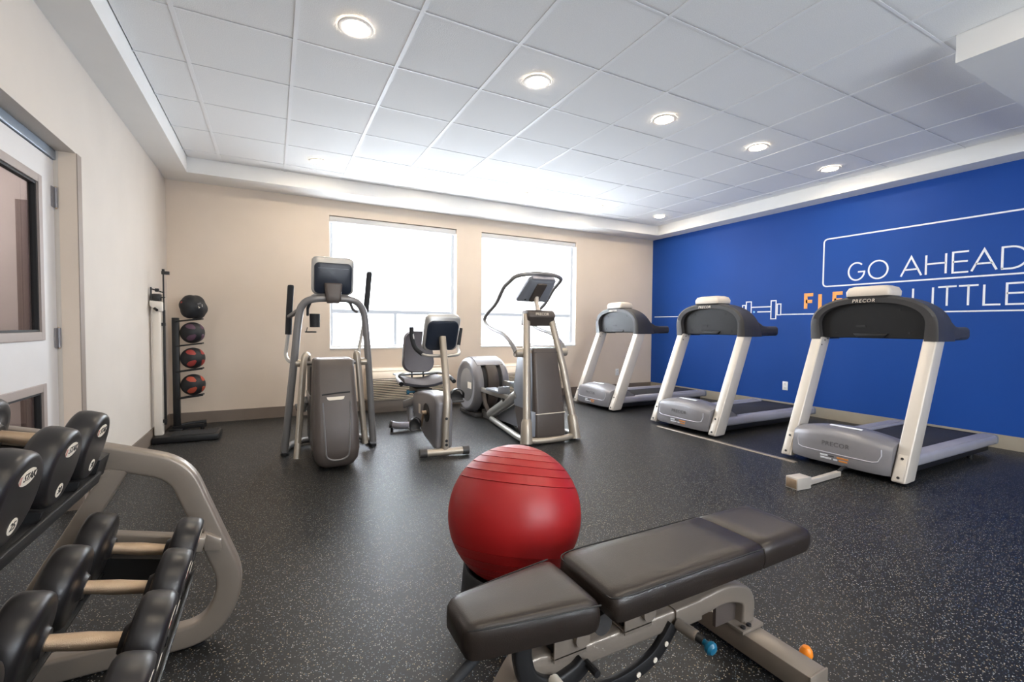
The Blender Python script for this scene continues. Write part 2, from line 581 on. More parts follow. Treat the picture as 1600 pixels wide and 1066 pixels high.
# ---------------------------------------------------------------- downlights
def make_downlight():
    t = Thing('ceiling_downlight', 'x', 'light', (0, 0, 0), world=False)
    prof = [(.072, -.002), (.095, -.002), (.098, -.006), (.094, -.011), (.080, -.013), (.072, -.010), (.072, -.002)]
    rings = [[V(r * math.cos(2 * PI * i / 32), r * math.sin(2 * PI * i / 32), h) for i in range(32)] for r, h in prof]
    t.part('trim_ring', loft(rings, caps=False), 'lamptrim')
    t.part('lens', lathe([(0, -.020), (.035, -.0185), (.060, -.0145), (.0715, -.009), (.0715, -.003), (0, -.003)], 32), 'lamp')
    return t.o
dl = make_downlight()
first = True
for y, lab, grp in ((2.809, 'round recessed ceiling light in the row across the middle of the ceiling', 'lights across the middle of the ceiling'),
                    (5.247, 'round recessed ceiling light in the row above the windows', 'lights above the windows'),
                    (.371, 'round recessed ceiling light beside the dropped bulkhead', 'lights beside the bulkhead'),
                    (-2.067, 'round recessed ceiling light in the row farthest from the windows', 'lights farthest from the windows')):
    for x in (.438, 1.657, 2.876, 4.096, 5.315):
        if y < 1.2 and x > 3.4: continue
        o = dl if first else copy_tree(dl)
        first = False
        o.location = (x, y, ZC + .002)
        tag(o, lab, 'light', grp)

# ---------------------------------------------------------------- windows
for k, (a, b) in enumerate(WX):
    m_ = .001
    yw = YB + .10
    fr = struct('window_%d' % (k + 1), join(box(a + m_, a + .05, yw, yw + .07, WZ0 + m_, WZ1 - m_), box(b - .05, b - m_, yw, yw + .07, WZ0 + m_, WZ1 - m_),
                                            box(a + .05, b - .05, yw, yw + .07, WZ0 + m_, WZ0 + .05), box(a + .05, b - .05, yw, yw + .07, WZ1 - .05, WZ1 - m_)), 'vinyl', sm=False)
    zt = 1.30
    obj('transom', box(a + .05, b - .05, yw + .005, yw + .06, zt - .025, zt + .025), 'vinyl', fr, sm=False)
    xm = (a + b) / 2
    obj('mullion', box(xm - .02, xm + .02, yw + .008, yw + .055, WZ0 + .05, zt - .025), 'vinyl', fr, sm=False)
    obj('window_pane', box(a + .05, b - .05, yw + .03, yw + .036, zt + .025, WZ1 - .05), 'glass', fr, sm=False)
    for xa, xb in ((a + .05, xm - .02), (xm + .02, b - .05)):
        obj('window_pane', box(xa, xb, yw + .03, yw + .036, WZ0 + .05, zt - .025), 'glass', fr, sm=False)
    obj('window_sill', box(a + m_, b - m_, YB - .008, yw, WZ0 - .0, WZ0 + .018), 'vinyl', fr, bevel=.003, sm=False)
    s = Thing('roller_shade', 'white translucent roller shade in the window %s' % ('behind the tall trainer and the seated bike' if k == 0 else 'behind the elliptical with the drum'), 'shade', ((a + b) / 2, YB + .05, WZ0 + .02), 'roller shades')
    s.part('fabric', box(a + .015, b - .022, YB + .052, YB + .0535, WZ0 + .045, WZ1 - .07), 'shade', sm=False)
    s.part('cassette', box(a + .004, b - .004, YB + .015, YB + .085, WZ1 - .075, WZ1 - .008), 'cassette', bevel=.008)
    s.part('hem_bar', box(a + .015, b - .022, YB + .046, YB + .060, WZ0 + .02, WZ0 + .046), 'vinyl', bevel=.004)
    s.part('bead_chain', rod((b - .014, YB + .04, WZ1 - .08), (b - .014, YB + .04, 1.25), .003, 6), 'cassette')

# ---------------------------------------------------------------- door and corridor
xd = -1.12
door = struct('door_1', join(
    box(xd - .045, xd, 2.60, 2.73, .012, 2.06), box(xd - .045, xd, 3.435, 3.603, .012, 2.06),
    box(xd - .045, xd, 2.73, 3.435, 1.925, 2.06), box(xd - .045, xd, 2.73, 3.435, .785, 1.025), box(xd - .045, xd, 2.73, 3.435, .012, .26)), 'doorwhite', sm=False)
tag(door, 'pale metal door with two glass panels')
def ring_rect(y0, y1, z0, z1, t, x0, x1):
    return join(box(x0, x1, y0, y0 + t, z0, z1), box(x0, x1, y1 - t, y1, z0, z1), box(x0, x1, y0 + t, y1 - t, z0, z0 + t), box(x0, x1, y0 + t, y1 - t, z1 - t, z1))
for z0, z1 in ((1.025, 1.925), (.26, .785)):
    obj('glazing_trim', ring_rect(2.73, 3.435, z0, z1, .045, xd - .04, xd + .006), 'doortrim', door, bevel=.003, sm=False)
    obj('glazing_gasket', ring_rect(2.775, 3.39, z0 + .045, z1 - .045, .012, xd - .03, xd - .004), 'slot', door, sm=False)
    obj('door_pane', box(xd - .026, xd - .020, 2.786, 3.379, z0 + .056, z1 - .056), 'doorglass', door, sm=False)
for z0 in (1.79, .975, .16):
    h = obj('door_hinge', join(rod((xd + .010, 3.600, z0), (xd + .010, 3.600, z0 + .115), .008, 10), box(xd + .001, xd + .006, 3.560, 3.60, z0, z0 + .115)), 'hood', door)
    obj('hinge_pin', rod((xd + .010, 3.600, z0 - .006), (xd + .010, 3.600, z0 + .121), .005, 8), 'steel', h)
obj('frame_head', box(xd - .05, xd + .012, DY0 + .002, DY1 - .002, 2.064, 2.118), 'closer', door, bevel=.004, sm=False)
struct('trim_reveal_shade', box(xd + .02, XL - .0005, DY1 - .003, DY1 - .0002, BH, DZ), 'paintedlightpaper', sm=False)  # added panel, the reveal's shade painted into its colour
struct('trim_5', box(XL, XL + .004, DY1, 3.677, 0, DZ), 'casing', sm=False)
# corridor seen through the door glass
struct('floor_corridor', box(-3.2, XL - .6, 1.2, 5.2, -.1, 0), 'casing', sm=False)
struct('wall_corridor', join(box(-3.3, -3.2, 1.2, 5.2, 0, 2.7), box(-3.2, XL - .16, 5.1, 5.2, 0, 2.7), box(-3.2, XL - .16, 1.2, 1.3, 0, 2.7)), 'corridor', sm=False)
struct('ceiling_corridor', box(-3.3, XL - .16, 1.2, 5.2, 2.7, 2.78), 'drywall', sm=False)
cd = struct('door_2', box(-1.80, -1.26, 5.055, 5.095, .01, 2.1), 'corridordark', sm=False)
obj('door_handle', join(rod((-1.74, 5.02, 1.0), (-1.62, 5.02, 1.0), .01), rod((-1.74, 5.02, 1.0), (-1.74, 5.056, 1.0), .01)), 'steel', cd)
cl = Thing('added_corridor_lamp', 'unseen round ceiling lamp added to light the corridor beyond the glazed door', 'light', (-2.2, 4.1, 2.7))  # not visible, added to brighten the corridor behind the glass
cl.part('lamp_base', lathe([(.16, 2.699), (.17, 2.67), (.15, 2.665)], 24, 'z', (-2.2, 4.1, 0)), 'lamptrim')
cl.part('lens', lathe([(.15, 2.664), (.12, 2.64), (0, 2.632)], 24, 'z', (-2.2, 4.1, 0)), 'corrlamp')

# ---------------------------------------------------------------- mural on the blue wall
XW = XR - .0015
def wall_ribbon(pts, wd, closed=False):
    P = [V(XW, p[0], p[1]) for p in pts]
    return sweep(P, [(-.0014, -wd / 2), (.0014, -wd / 2), (.0014, wd / 2), (-.0014, wd / 2)], N=(1, 0, 0), closed=closed)
def arc2(cx, cy, rx, ry, a0, a1, n=20):
    return [(cx + rx * math.cos(math.radians(a0 + (a1 - a0) * i / n)), cy + ry * math.sin(math.radians(a0 + (a1 - a0) * i / n))) for i in range(n + 1)]
GLYPH = {   # unit height, width given when drawn
    'G': [arc2(.5, .5, .5, .5, 48, 350, 24) + [(.995, .47), (.60, .47)]],
    'O': [arc2(.5, .5, .5, .5, 90, 450, 32)],
    'A': [[(0, 0), (.5, 1), (1, 0)], [(.17, .34), (.83, .34)]],
    'H': [[(0, 0), (0, 1)], [(1, 0), (1, 1)], [(0, .54), (1, .54)]],
    'E': [[(1, 0), (0, 0), (0, 1), (1, 1)], [(0, .53), (.95, .53)]],
    'D': [[(0, 0), (0, 1), (.35, 1)] + arc2(.35, .5, .65, .5, 85, -85, 16) + [(.35, 0), (-.04, 0)]],
    'L': [[(0, 1), (0, 0), (1, 0)]], 'I': [[(0, 0), (0, 1)]],
    'T': [[(0, 1), (1, 1)], [(.5, 1), (.5, 0)]],
    'F': [[(0, 0), (0, 1), (1, 1)], [(0, .52), (.88, .52)]],
    'X': [[(0, 0), (1, 1)], [(0, 1), (1, 0)]],
}
def letter(ch, y, wd, z, hgt, st, m):
    g = join(*[wall_ribbon([(y - a * wd, z + b * hgt) for a, b in s], st) for s in GLYPH[ch]])
    obj('mural_letter', g, m, wr, sm=False)
for ch, y, wd in (('G', 2.982, .165), ('O', 2.775, .185), ('A', 2.468, .178), ('H', 2.252, .16), ('E', 2.038, .118), ('A', 1.897, .176), ('D', 1.684, .165)):
    letter(ch, y, wd, 1.697, .203, .017, 'muralwhite')
for ch, y, wd in (('A', 2.70, .17), ('L', 2.354, .10), ('I', 2.187, 0), ('T', 2.146, .144), ('T', 1.985, .144), ('L', 1.80, .115), ('E', 1.645, .115)):
    letter(ch, y, wd, 1.364, .195, .017, 'muralwhite')
for ch, y, wd in (('F', 3.468, .09), ('L', 3.295, .09), ('E', 3.13, .09), ('X', 2.98, .13)):
    letter(ch, y, wd, 1.377, .177, .042, 'muralorange')
bx_ = fillet([V(0, .9, 1.645), V(0, 3.265, 1.645), V(0, 3.265, 2.23), V(0, .9, 2.23)], .05, 6)
obj('mural_outline', wall_ribbon([(p.y, p.z) for p in bx_], .016), 'muralwhite', wr, sm=False)
obj('mural_line', wall_ribbon([(6.10, 1.309), (4.365, 1.309)], .014), 'muralwhite', wr, sm=False)
obj('mural_line', wall_ribbon([(3.79, 1.309), (.5, 1.302)], .014), 'muralwhite', wr, sm=False)
rc = lambda y0, y1, z0, z1: wall_ribbon([(y0, z0), (y1, z0), (y1, z1), (y0, z1)], .014, True)
obj('mural_dumbbell', join(rc(4.362, 4.315, 1.305, 1.452), rc(4.302, 4.225, 1.252, 1.50), rc(3.93, 3.86, 1.252, 1.50), rc(3.842, 3.793, 1.305, 1.452),
                           wall_ribbon([(4.22, 1.42), (3.935, 1.42)], .016), wall_ribbon([(4.13, 1.352), (3.935, 1.352)], .016)), 'muralwhite', wr, sm=False)
obj('mural_dot', disc_geo((XW - .0014, 4.18, 1.352), .014, .0028, 'x', 12), 'muralblue', wr, sm=False)

# wall outlets
def outlet(label, loc, axis):
    t = Thing('wall_outlet', label, 'outlet', loc, 'wall outlets')
    x, y, z = loc
    if axis == 'x':
        pl = box(x - .006, x - .0002, y - .036, y + .036, z - .058, z + .058)
        sk = [box(x - .009, x - .005, y - .017, y + .017, z + s - .016, z + s + .016) for s in (-.028, .028)]
        sl = [box(x - .0095, x - .0088, y + d - .0015, y + d + .0015, z + s - .006, z + s + .006) for s in (-.028, .028) for d in (-.007, .007)]
    else:
        pl = box(x - .036, x + .036, y - .006, y - .0002, z - .058, z + .058)
        sk = [box(x - .017, x + .017, y - .009, y - .005, z + s - .016, z + s + .016) for s in (-.028, .028)]
        sl = [box(x + d - .0015, x + d + .0015, y - .0095, y - .0088, z + s - .006, z + s + .006) for s in (-.028, .028) for d in (-.007, .007)]
    t.part('cover_plate', pl, 'outlet', bevel=.002)
    for s in sk:
        t.part('socket', s, 'outlet', bevel=.001)
    for q in sl:
        t.part('socket_slot', q, 'slot')
outlet('white outlet plate low on the blue wall', (XR, 3.705, .349), 'x')
outlet('white outlet plate low on the beige window wall', (5.307, YB, .34), 'y')

# ---------------------------------------------------------------- heater units below the windows
def make_heater():
    t = Thing('wall_heater', 'x', 'heater', (0, 0, 0), world=False)       # origin: wall, floor, middle
    W = .53
    prof = [(-.27, .16), (-.27, .36), (-.25, .44), (-.19, .52), (-.13, .555), (-.0, .56), (0, .16)]
    t.part('cabinet', prism(prof, 'x', -W, W), 'ptac', bevel=.012)
    t.part('sleeve', box(-W + .02, W - .02, -.24, -.014, .0, .16), 'baseboard', bevel=.005)
    t.part('grille_backing', prism([(-.2725, .175), (-.2725, .36), (-.254, .438), (-.24, .438), (-.26, .36), (-.26, .175)], 'x', -W + .04, W - .05), 'slot')
    for i in range(12):
        z = .185 + i * .0215
        y = -.274 if z < .37 else -.274 + (z - .37) * .35
        t.part('louver_slat', prism([(y + .004, z), (y - .010, z - .003), (y - .012, z + .003), (y + .004, z + .009)], 'x', -W + .04, W - .05), 'ptac')
    for i in range(6):
        y = -.185 + i * .024
        zz = .523 + i * .0065
        t.part('top_slat', prism([(y, zz), (y + .010, zz + .004), (y + .008, zz + .012), (y - .002, zz + .008)], 'x', -W + .05, W - .25), 'ptac')
    t.part('control_flap', box(W - .22, W - .05, -.14, -.03, .556, .566), 'ptac', bevel=.003)
    return t.o
h1 = make_heater()
h1.location = (1.585, YB - .001, 0)
tag(h1, 'ivory louvred heater behind the seated bike', 'heater', 'wall heaters')
h2 = copy_tree(h1)
h2.location = (3.49, YB - .001, 0)
tag(h2, 'ivory louvred heater behind the elliptical with the drum', 'heater', 'wall heaters')

# ================================================================== TREADMILLS
def make_treadmill():
    t = Thing('treadmill', 'x', 'treadmill', (0, 0, 0), world=False)    # origin: middle of the front, floor
    P = t.part
    # motor hood: domed sheet with rounded front corners
    prof = [(.035, .045), (.012, .052), (.004, .075), (.006, .13), (.014, .20), (.024, .262), (.034, .294), (.050, .308), (.09, .324), (.17, .338), (.28, .330), (.40, .285), (.53, .195), (.56, .165)]
    HW = .352
    rings = []
    N_ = 16
    for j in range(N_ + 1):
        s = -1 + 2 * j / N_
        y = HW * (s if abs(s) < .999 else s)
        e = abs(s) ** 5
        rings.append([V(x + .05 * e * (1 if x < .3 else 0) * (1 - x / .3 if x < .3 else 0), y, z - (z - .045) * .17 * s * s) for x, z in prof] + [V(.56, y, .06), V(.3, y, .05)])
    hood = P('motor_hood', loft(rings), 'hood', ang=50)
    def on_hood(y, z):
        s = y / HW
        zz = .045 + (z - .045) / (1 - .17 * s * s)
        for (xa, za), (xb, zb) in zip(prof, prof[1:]):
            if za <= zz <= zb:
                x = xa + (xb - xa) * (zz - za) / (zb - za)
                break
        else:
            x = 0
        return V(x + .05 * abs(s) ** 5 * (1 - x / .3), y, z)
    path = [(.30, .27), (.30, .19), (.285, .145), (.25, .135)] + [(.25 - .5 * i / 14, .135) for i in range(1, 14)] + [(-.25, .135), (-.285, .145), (-.30, .19), (-.295, .235)]
    P('hood_groove', tube([on_hood(y, z) + V(-.0005, 0, 0) for y, z in path], .0045, 6), 'rail', hood)
    m = frame(on_hood(.0, .205) + V(-.0015, 0, 0), (0, -1, 0), (.05, 0, 1))
    P('brand_lettering', xf(text_geo('PRECOR', .050, .0006, 1.1), m), 'greyink', hood, sm=False)
    for y, wd, z, h, mm in ((.075, .055, .112, .014, 'muralwhite'), (.02, .04, .112, .012, 'greyink'), (-.06, .08, .110, .014, 'orangeink'), (.06, .08, .090, .014, 'muralwhite'), (-.01, .03, .090, .012, 'muralwhite'), (-.065, .06, .088, .014, 'orangeink')):
        c = on_hood(y, z)
        P('warning_label', xf(box(-wd / 2, wd / 2, -h / 2, h / 2, -.0005, .0022), frame(c, (0, -1, 0), (-.35, 0, 1))), mm, hood, sm=False)
    P('top_label', xf(box(-.115, .115, -.014, .014, 0, .0018), frame(V(.145, -.01, .3350), (0, -1, 0), (1, 0, .17))), 'muralwhite', hood, sm=False)
    # chassis, belt, rails
    P('chassis', box(.10, 1.80, -.36, .36, .035, .10), 'black', bevel=.01)
    P('running_belt', box(.50, 1.86, -.262, .262, .10, .158), 'belt', bevel=.015)
    P('belt_shroud', prism([(.44, .10), (.44, .20), (.56, .185), (.63, .160), (.63, .10)], 'y', -.30, .30), 'black', bevel=.006)
    sec = rrect(.125, .085, .028, 4)
    for s in (-1, 1):
        r = P('side_rail', sweep([V(.20, s * .335, .135), V(1.80, s * .335, .130), V(1.855, s * .335, .130)], sec, N=(0, 1, 0)), 'rail')
        P('rail_end_cap', sweep([V(1.855, s * .335, .130), V(1.885, s * .335, .130), V(1.895, s * .335, .130)], sec, N=(0, 1, 0), scales=[1.03, 1.03, .9]), 'shroudside', r)
        P('tread_mat', box(.62, 1.80, s * .335 - .045, s * .335 + .045, .172, .1765), 'rail', r, bevel=.002)
        P('rear_foot', join(rod((1.50, s * .33, 0), (1.50, s * .33, .05), .022, 14), rod((1.50, s * .33, .045), (1.50, s * .33, .095), .012, 10)), 'black')
        P('front_wheel', disc_geo((.20, s * .27 - .02, .045), .045, .04, 'y', 20), 'black')
        # upright
        y0, y1 = (s * .358, s * .445) if s > 0 else (s * .445, s * .358)
        u = P('upright', prism([(.035, .025), (.075, .02), (.19, .025), (.60, 1.05), (.46, 1.05)], 'y', y0, y1), 'upright', bevel=.012, seg=3)
        ym = s * .402
        d = V(.425, 0, 1.025).normalized()
        n = V(-d.z, 0, d.x)
        base = V(.035, ym, .025)
        pl = P('bolt_plate', xf(box(-.030, .030, .01, .205, 0, .005), frame(base + n * .001, (0, -1, 0), d)), 'upright', u, bevel=.002)
        for q in (.035, .175):
            P('bolt', xf(disc_geo((0, 0, 0), .009, .008, 'z', 12), frame(base + d * q + n * .0035, (0, -1, 0), d)), 'slot', u)
        for q, xx in ((.93, .03), (.97, .06), (.985, .10)):
            c = V(.035 + .425 * q + xx, (y0 if s > 0 else y1) - s * 0, .025 + 1.025 * q)
            P('bolt', disc_geo((c.x, c.y - .002 if s > 0 else c.y - .002, c.z), .007, .004, 'y', 10), 'slot', u)
    P('roller_end', rod((1.862, -.262, .128), (1.862, .262, .128), .036, 16), 'black')
    # console arch
    NA = 40
    outer, rings = [], []
    Wd, z0, z1, z2 = .452, 1.03, 1.125, 1.392
    pts = [(Wd, z0), (Wd, 1.06), (Wd, 1.095)]
    for i in range(NA + 1):
        a = PI * i / NA
        c, s_ = math.cos(a), math.sin(a)
        pts.append((Wd * math.copysign(abs(c) ** .80, c), z1 + (z2 - z1) * abs(s_) ** .80))
    pts += [(-Wd, 1.095), (-Wd, 1.06), (-Wd, z0)]
    for i, (y, z) in enumerate(pts):
        a = pts[max(0, i - 1)]
        b = pts[min(len(pts) - 1, i + 1)]
        tn = V(0, b[0] - a[0], b[1] - a[1]).normalized()
        nn = V(0, tn.z, -tn.y)          # outward
        if nn.dot(V(0, y, z - 1.1)) < 0: nn = -nn
        k = min(1, max(0, (z - 1.05) / .33))            # 0 at the legs, 1 at the crown
        xa = .445 - .03 * k
        xb = .76 - .16 * k
        th = .085 - .03 * k
        q = V(0, y, z)
        rings.append([q + V(xa + .012, 0, 0), q + V(xa, 0, 0) - nn * .018, q + V(xa + .006, 0, 0) - nn * th, q + V(xb, 0, 0) - nn * th, q + V(xb, 0, 0) - nn * .012, q + V(xb - .02, 0, 0)])
    arch = P('console_housing', loft(rings), 'charcoal', ang=40)
    # dark recessed back of the console, leaning
    inner = []
    for (y, z) in pts:
        inner.append((y * .84, 1.05 + (z - 1.03) * .83))
    ring_f = [V(.475 + (1.30 - z) * .10, y, z) for y, z in inner]
    ring_b = [V(.56 + (1.30 - z) * .30, y * .97, z) for y, z in inner]
    bk = P('console_back', loft([ring_f, ring_b]), 'black', ang=60)
    for y, z in ((.20, 1.275), (-.20, 1.275), (.26, 1.09), (-.26, 1.09)):
        P('screw', disc_geo((.475 + (1.30 - z) * .10 - .003, y, z), .009, .006, 'x', 10), 'slot', bk)
    P('cable_port', box(.487, .50, .035, .105, 1.135, 1.155), 'slot', bk)
    P('console_bottom_tray', join(box(.50, .72, -.36, .36, 1.045, 1.075), prism([(-.13, 1.085), (-.09, 1.045), (.09, 1.045), (.13, 1.085)], 'x', .485, .53)), 'black', bevel=.008)
    P('screen', xf(box(-.24, .24, -.10, .10, -.004, .004), frame(V(.645, 0, 1.235), (0, 1, 0), (-.35, 0, 1))), 'ink', bevel=.003)
    for s in (-1, 1):
        P('handrail', sweep(fillet([V(.60, s * .408, 1.088), V(.90, s * .408, 1.088), V(1.02, s * .405, 1.090), V(1.045, s * .405, 1.090)], .02, 3), rrect(.075, .104, .034, 5), N=(0, 1, 0), scales=[1.0] + [1] * 8 + [.72]), 'charcoal', arch)
        P('handrail_gusset', prism([(.52, 1.036), (.50, 1.18), (.60, 1.215), (.70, 1.185), (.78, 1.148), (.86, 1.138), (.86, 1.04)], 'y', s * .408 - .036, s * .408 + .036), 'charcoal', arch, bevel=.015, seg=3)
    # display pod
    pr = []
    for z, g in ((1.378, .0), (1.395, .012), (1.43, .014), (1.462, .0), (1.475, -.03)):
        pr.append([V(.52 + p[0], p[1], z) for p in rrect(.20 + 2 * g, .29 + 2 * g, .03, 4)])
    pod = P('display_pod', loft(pr), 'cream', ang=45)
    P('pod_base', loft([[V(.515 + p[0], p[1], z) for p in rrect(.18 + gg, .27 + gg, .03, 4)] for z, gg in ((1.362, -.01), (1.383, .035), (1.392, .04))]), 'charcoal', pod)
    mtx = frame(V(.4085, .02, 1.352), (0, -1, 0), (.12, 0, 1))
    P('brand_lettering', xf(text_geo('PRECOR', .040, .001, 1.15, .12), mtx), 'cream', arch, sm=False)
    return t.o
tm = make_treadmill()
TM = [tm, copy_tree(tm), copy_tree(tm)]
for o, y, lab in zip(TM, (1.972, 3.535, 5.10), ('grey treadmill with its hood beside the small metal floor box', 'grey treadmill standing between two other treadmills', 'grey treadmill nearest the beige window wall and outlet')):
    o.location = (3.90, y, 0)
    tag(o, lab, 'treadmill', 'treadmills along the blue wall')

# floor power raceway and box
tag(obj('floor_raceway', prism([(-.022, 0), (-.017, .008), (.017, .008), (.022, 0)], 'y', -.77, .77), 'rackmetal', loc=(3.862, 3.01, .0005)), 'flat pale metal cable raceway along the floor by the treadmills', 'raceway')
fb = Thing('floor_power_box', 'small brushed metal power box with conduit on the rubber floor', 'power box', (3.26, 1.88, 0))
b_ = fb.part('box_body', xf(box(-.07, .07, -.045, .045, .0, .082), Matrix.Translation(V(3.27, 1.875, 0)) @ Matrix.Rotation(-.10, 4, 'Z')), 'boxmetal', bevel=.004)
fb.part('face_plate', xf(box(-.073, -.069, -.038, .038, .010, .072), Matrix.Translation(V(3.27, 1.875, 0)) @ Matrix.Rotation(-.10, 4, 'Z')), 'steel', b_, bevel=.001)
fb.part('conduit', sweep([V(3.335, 1.872, .022), V(3.80, 1.885, .022)], rrect(.036, .038, .006, 2)), 'boxmetal')
fb.part('power_cable', tube(smooth([V(3.79, 1.885, .03), V(3.84, 1.88, .055), V(3.90, 1.89, .05), V(4.0, 1.9, .03)], 5), .013, 8), 'black')

# ================================================================== TALL STRIDE TRAINER (arched frame)
def make_amt():
    t = Thing('stride_trainer', 'tall cross trainer with arched frame and tapering grey front shroud', 'exercise machine', (.43, 4.15, 0))
    P = t.part
    arch = [(.082, 4.33, .045), (.110, 4.30, .35), (.155, 4.25, .80), (.192, 4.21, 1.18), (.225, 4.19, 1.29), (.30, 4.17, 1.335), (.455, 4.165, 1.345), (.61, 4.17, 1.337), (.685, 4.19, 1.29), (.725, 4.21, 1.18), (.762, 4.25, .80), (.795, 4.30, .35), (.815, 4.33, .045)]
    P('arch_frame', sweep(smooth(arch, 6), circ(.030, 12)), 'tubegrey')
    P('base_frame', tube(fillet([V(.082, 4.33, .045), V(.11, 4.50, .035), V(.22, 4.68, .035), V(.68, 4.68, .035), V(.79, 4.50, .035), V(.815, 4.33, .045)], .12, 6), .030, 12), 'tubegrey')
    for x in (.082, .815):
        P('foot_pad', disc_geo((x, 4.335, 0), .034, .02), 'black')
    # axle with clamps
    P('axle', rod((.135, 4.25, .795), (.775, 4.25, .795), .022, 14), 'tubegrey')
    for xa, xb in ((.165, .215), (.695, .745)):
        P('axle_collar', rod((xa, 4.25, .795), (xb, 4.25, .795), .032, 16), 'warmsilver')
    # links
    lk = rrect(.050, .040, .016, 4)
    for pts in ([(.268, 4.27, .79), (.262, 4.24, .86), (.238, 4.20, .855), (.222, 4.18, .76), (.195, 4.14, .40), (.172, 4.10, .13)], [(.655, 4.27, .79), (.655, 4.26, .86), (.665, 4.25, .86), (.675, 4.24, .76), (.702, 4.24, .40), (.722, 4.24, .16)]):
        s = P('swing_link', sweep(smooth([V(*p) for p in pts], 5), lk), 'warmsilver')
        e = V(*pts[-1])
        d = (e - V(*pts[-2])).normalized()
        P('link_sleeve', sweep([e - d * .02, e + d * .105], rrect(.062, .05, .018, 4)), 'warmsilver', s)
    # swinging handles behind
    for gr, tb in (([(.140, 4.40, 1.450), (.128, 4.40, 1.25), (.118, 4.40, 1.035)], [(.118, 4.40, 1.04), (.102, 4.40, .92), (.098, 4.39, .855), (.120, 4.33, .81), (.168, 4.25, .795)]),
                   ([(.800, 4.40, 1.605), (.786, 4.40, 1.44), (.768, 4.40, 1.245)], [(.768, 4.40, 1.25), (.745, 4.39, 1.13), (.70, 4.33, .93), (.684, 4.27, .84), (.688, 4.25, .795)])):
        h = P('swing_handle', tube(smooth([V(*p) for p in tb], 6), .015, 10), 'silver')
        P('hand_grip', tube(smooth([V(*p) for p in gr], 4), .026, 12), 'grip', h)
        P('grip_end', lathe([(.026, 0), (.022, .012), (.0, .016)], 12, 'z', gr[0]), 'grip', h)
    P('grip_bracket', sweep([V(.128, 4.37, 1.19), V(.165, 4.29, 1.22), V(.19, 4.23, 1.24)], rrect(.04, .03, .01)), 'tubegrey')
    # front shroud, a tall tapering box
    rows = []
    for z, w0, yf, yb, r in ((.018, .20, 3.74, 4.02, .05), (.035, .255, 3.715, 4.06, .06), (.08, .315, 3.69, 4.09, .06), (.16, .340, 3.685, 4.11, .06), (.35, .335, 3.72, 4.12, .055), (.60, .315, 3.79, 4.12, .05), (.78, .305, 3.845, 4.12, .045), (.835, .300, 3.865, 4.12, .045), (.845, .285, 3.875, 4.11, .04)):
        rows.append([V(.432 + p[0], (yf + yb) / 2 + p[1], z) for p in rrect(w0, yb - yf, r, 5)])
    sh = P('front_shroud', loft(rows), 'shroud', ang=50)
    fz = [(.08, 3.69), (.16, 3.685), (.35, 3.72), (.60, 3.79), (.78, 3.845), (.835, 3.865)]
    def yf(z):
        for (a, p), (b, q) in zip(fz, fz[1:]):
            if z <= b:
                return p + (q - p) * (z - a) / (b - a)
        return 3.865
    P('shroud_seam', sweep([V(.33, yf(.580), .578), V(.43, yf(.587), .587), V(.538, yf(.592), .592)], rrect(.006, .012, .002, 2)), 'slot', sh)
    gp = fillet([V(.335, 0, .52), V(.345, 0, .25), V(.352, 0, .11), V(.40, 0, .085), V(.47, 0, .085), V(.515, 0, .11), V(.525, 0, .25), V(.54, 0, .52)], .05, 5)
    P('shroud_groove', tube([V(p.x, yf(max(p.z, .08)) - .001, p.z) for p in gp], .007, 6), 'tubegrey', sh)
    P('badge', xf(prism([(-.066, .012), (-.06, -.008), (-.045, -.014), (.045, -.012), (.06, -.006), (.066, .014)], 'z', 0, .003), frame(V(.43, yf(.548) - .001, .548), (1, 0, 0), (0, .28, 1))), 'labelcream', sh)
    P('top_cap', loft([[V(.432 + p[0], 3.995 + p[1], z) for p in rrect(.27 - g, .21 - g, .03, 4)] for z, g in ((.842, 0), (.852, .01), (.853, .03), (.846, .05))]), 'rail', sh)
    P('top_slot', box(.325, .54, 3.871, 3.885, .815, .828), 'slot', sh)
    # drive unit behind
    P('drive_unit', box(.275, .59, 4.20, 4.60, .08, .77), 'black', bevel=.02)
    P('drive_band', box(.268, .597, 4.19, 4.61, .44, .52), 'tubegrey', bevel=.008)
    for x in (.26, .60):
        a = P('pedal_arm', sweep([V(x, 4.45, .45), V(x, 4.70, .33), V(x, 5.05, .27)], rrect(.03, .06, .01)), 'tubegrey')
        P('pedal', box(x - .07, x + .07, 4.80, 5.12, .29, .315), 'black', a, bevel=.01)
    # console: display faces the user (away), its top leans this way
    m = frame(V(.455, 4.15, 1.535), (1, 0, 0), (0, -.22, 1))
    rim = P('console_rim', xf(loft([[V(p[0], p[1], z) for p in rrect(.335 - g, .315 - g, .045, 6)] for z, g in ((-.045, .02), (-.03, 0), (.01, 0), (.022, .02))]), m), 'silver', ang=50)
    P('console_back', xf(loft([[V(p[0], p[1] - .018, z) for p in rrect(.30 - g, .262 - g, .04, 6)] for z, g in ((.018, 0), (.034, .006), (.040, .03))]), m), 'consoleback', rim)
    P('console_vent', xf(box(-.12, .12, .066, .070, .038, .0425), m), 'shroudside', rim)
    P('screen', xf(box(-.14, .14, -.13, .13, -.048, -.044), m), 'ink', rim)
    P('console_bracket', loft([[V(.454 + p[0], 4.13 + p[1], z) for p in rrect(w_, d_, .02, 4)] for z, w_, d_ in ((1.305, .09, .09), (1.33, .115, .11), (1.37, .118, .11), (1.40, .13, .10), (1.462, .142, .09), (1.472, .13, .07))]), 'shroud')
    P('fixed_handlebar', tube(smooth([V(.29, 4.30, 1.345), V(.32, 4.26, 1.375), V(.40, 4.23, 1.39), (.454, 4.225, 1.39), V(.51, 4.23, 1.39), V(.585, 4.26, 1.375), V(.62, 4.30, 1.345)], 5), .014, 10), 'silver')
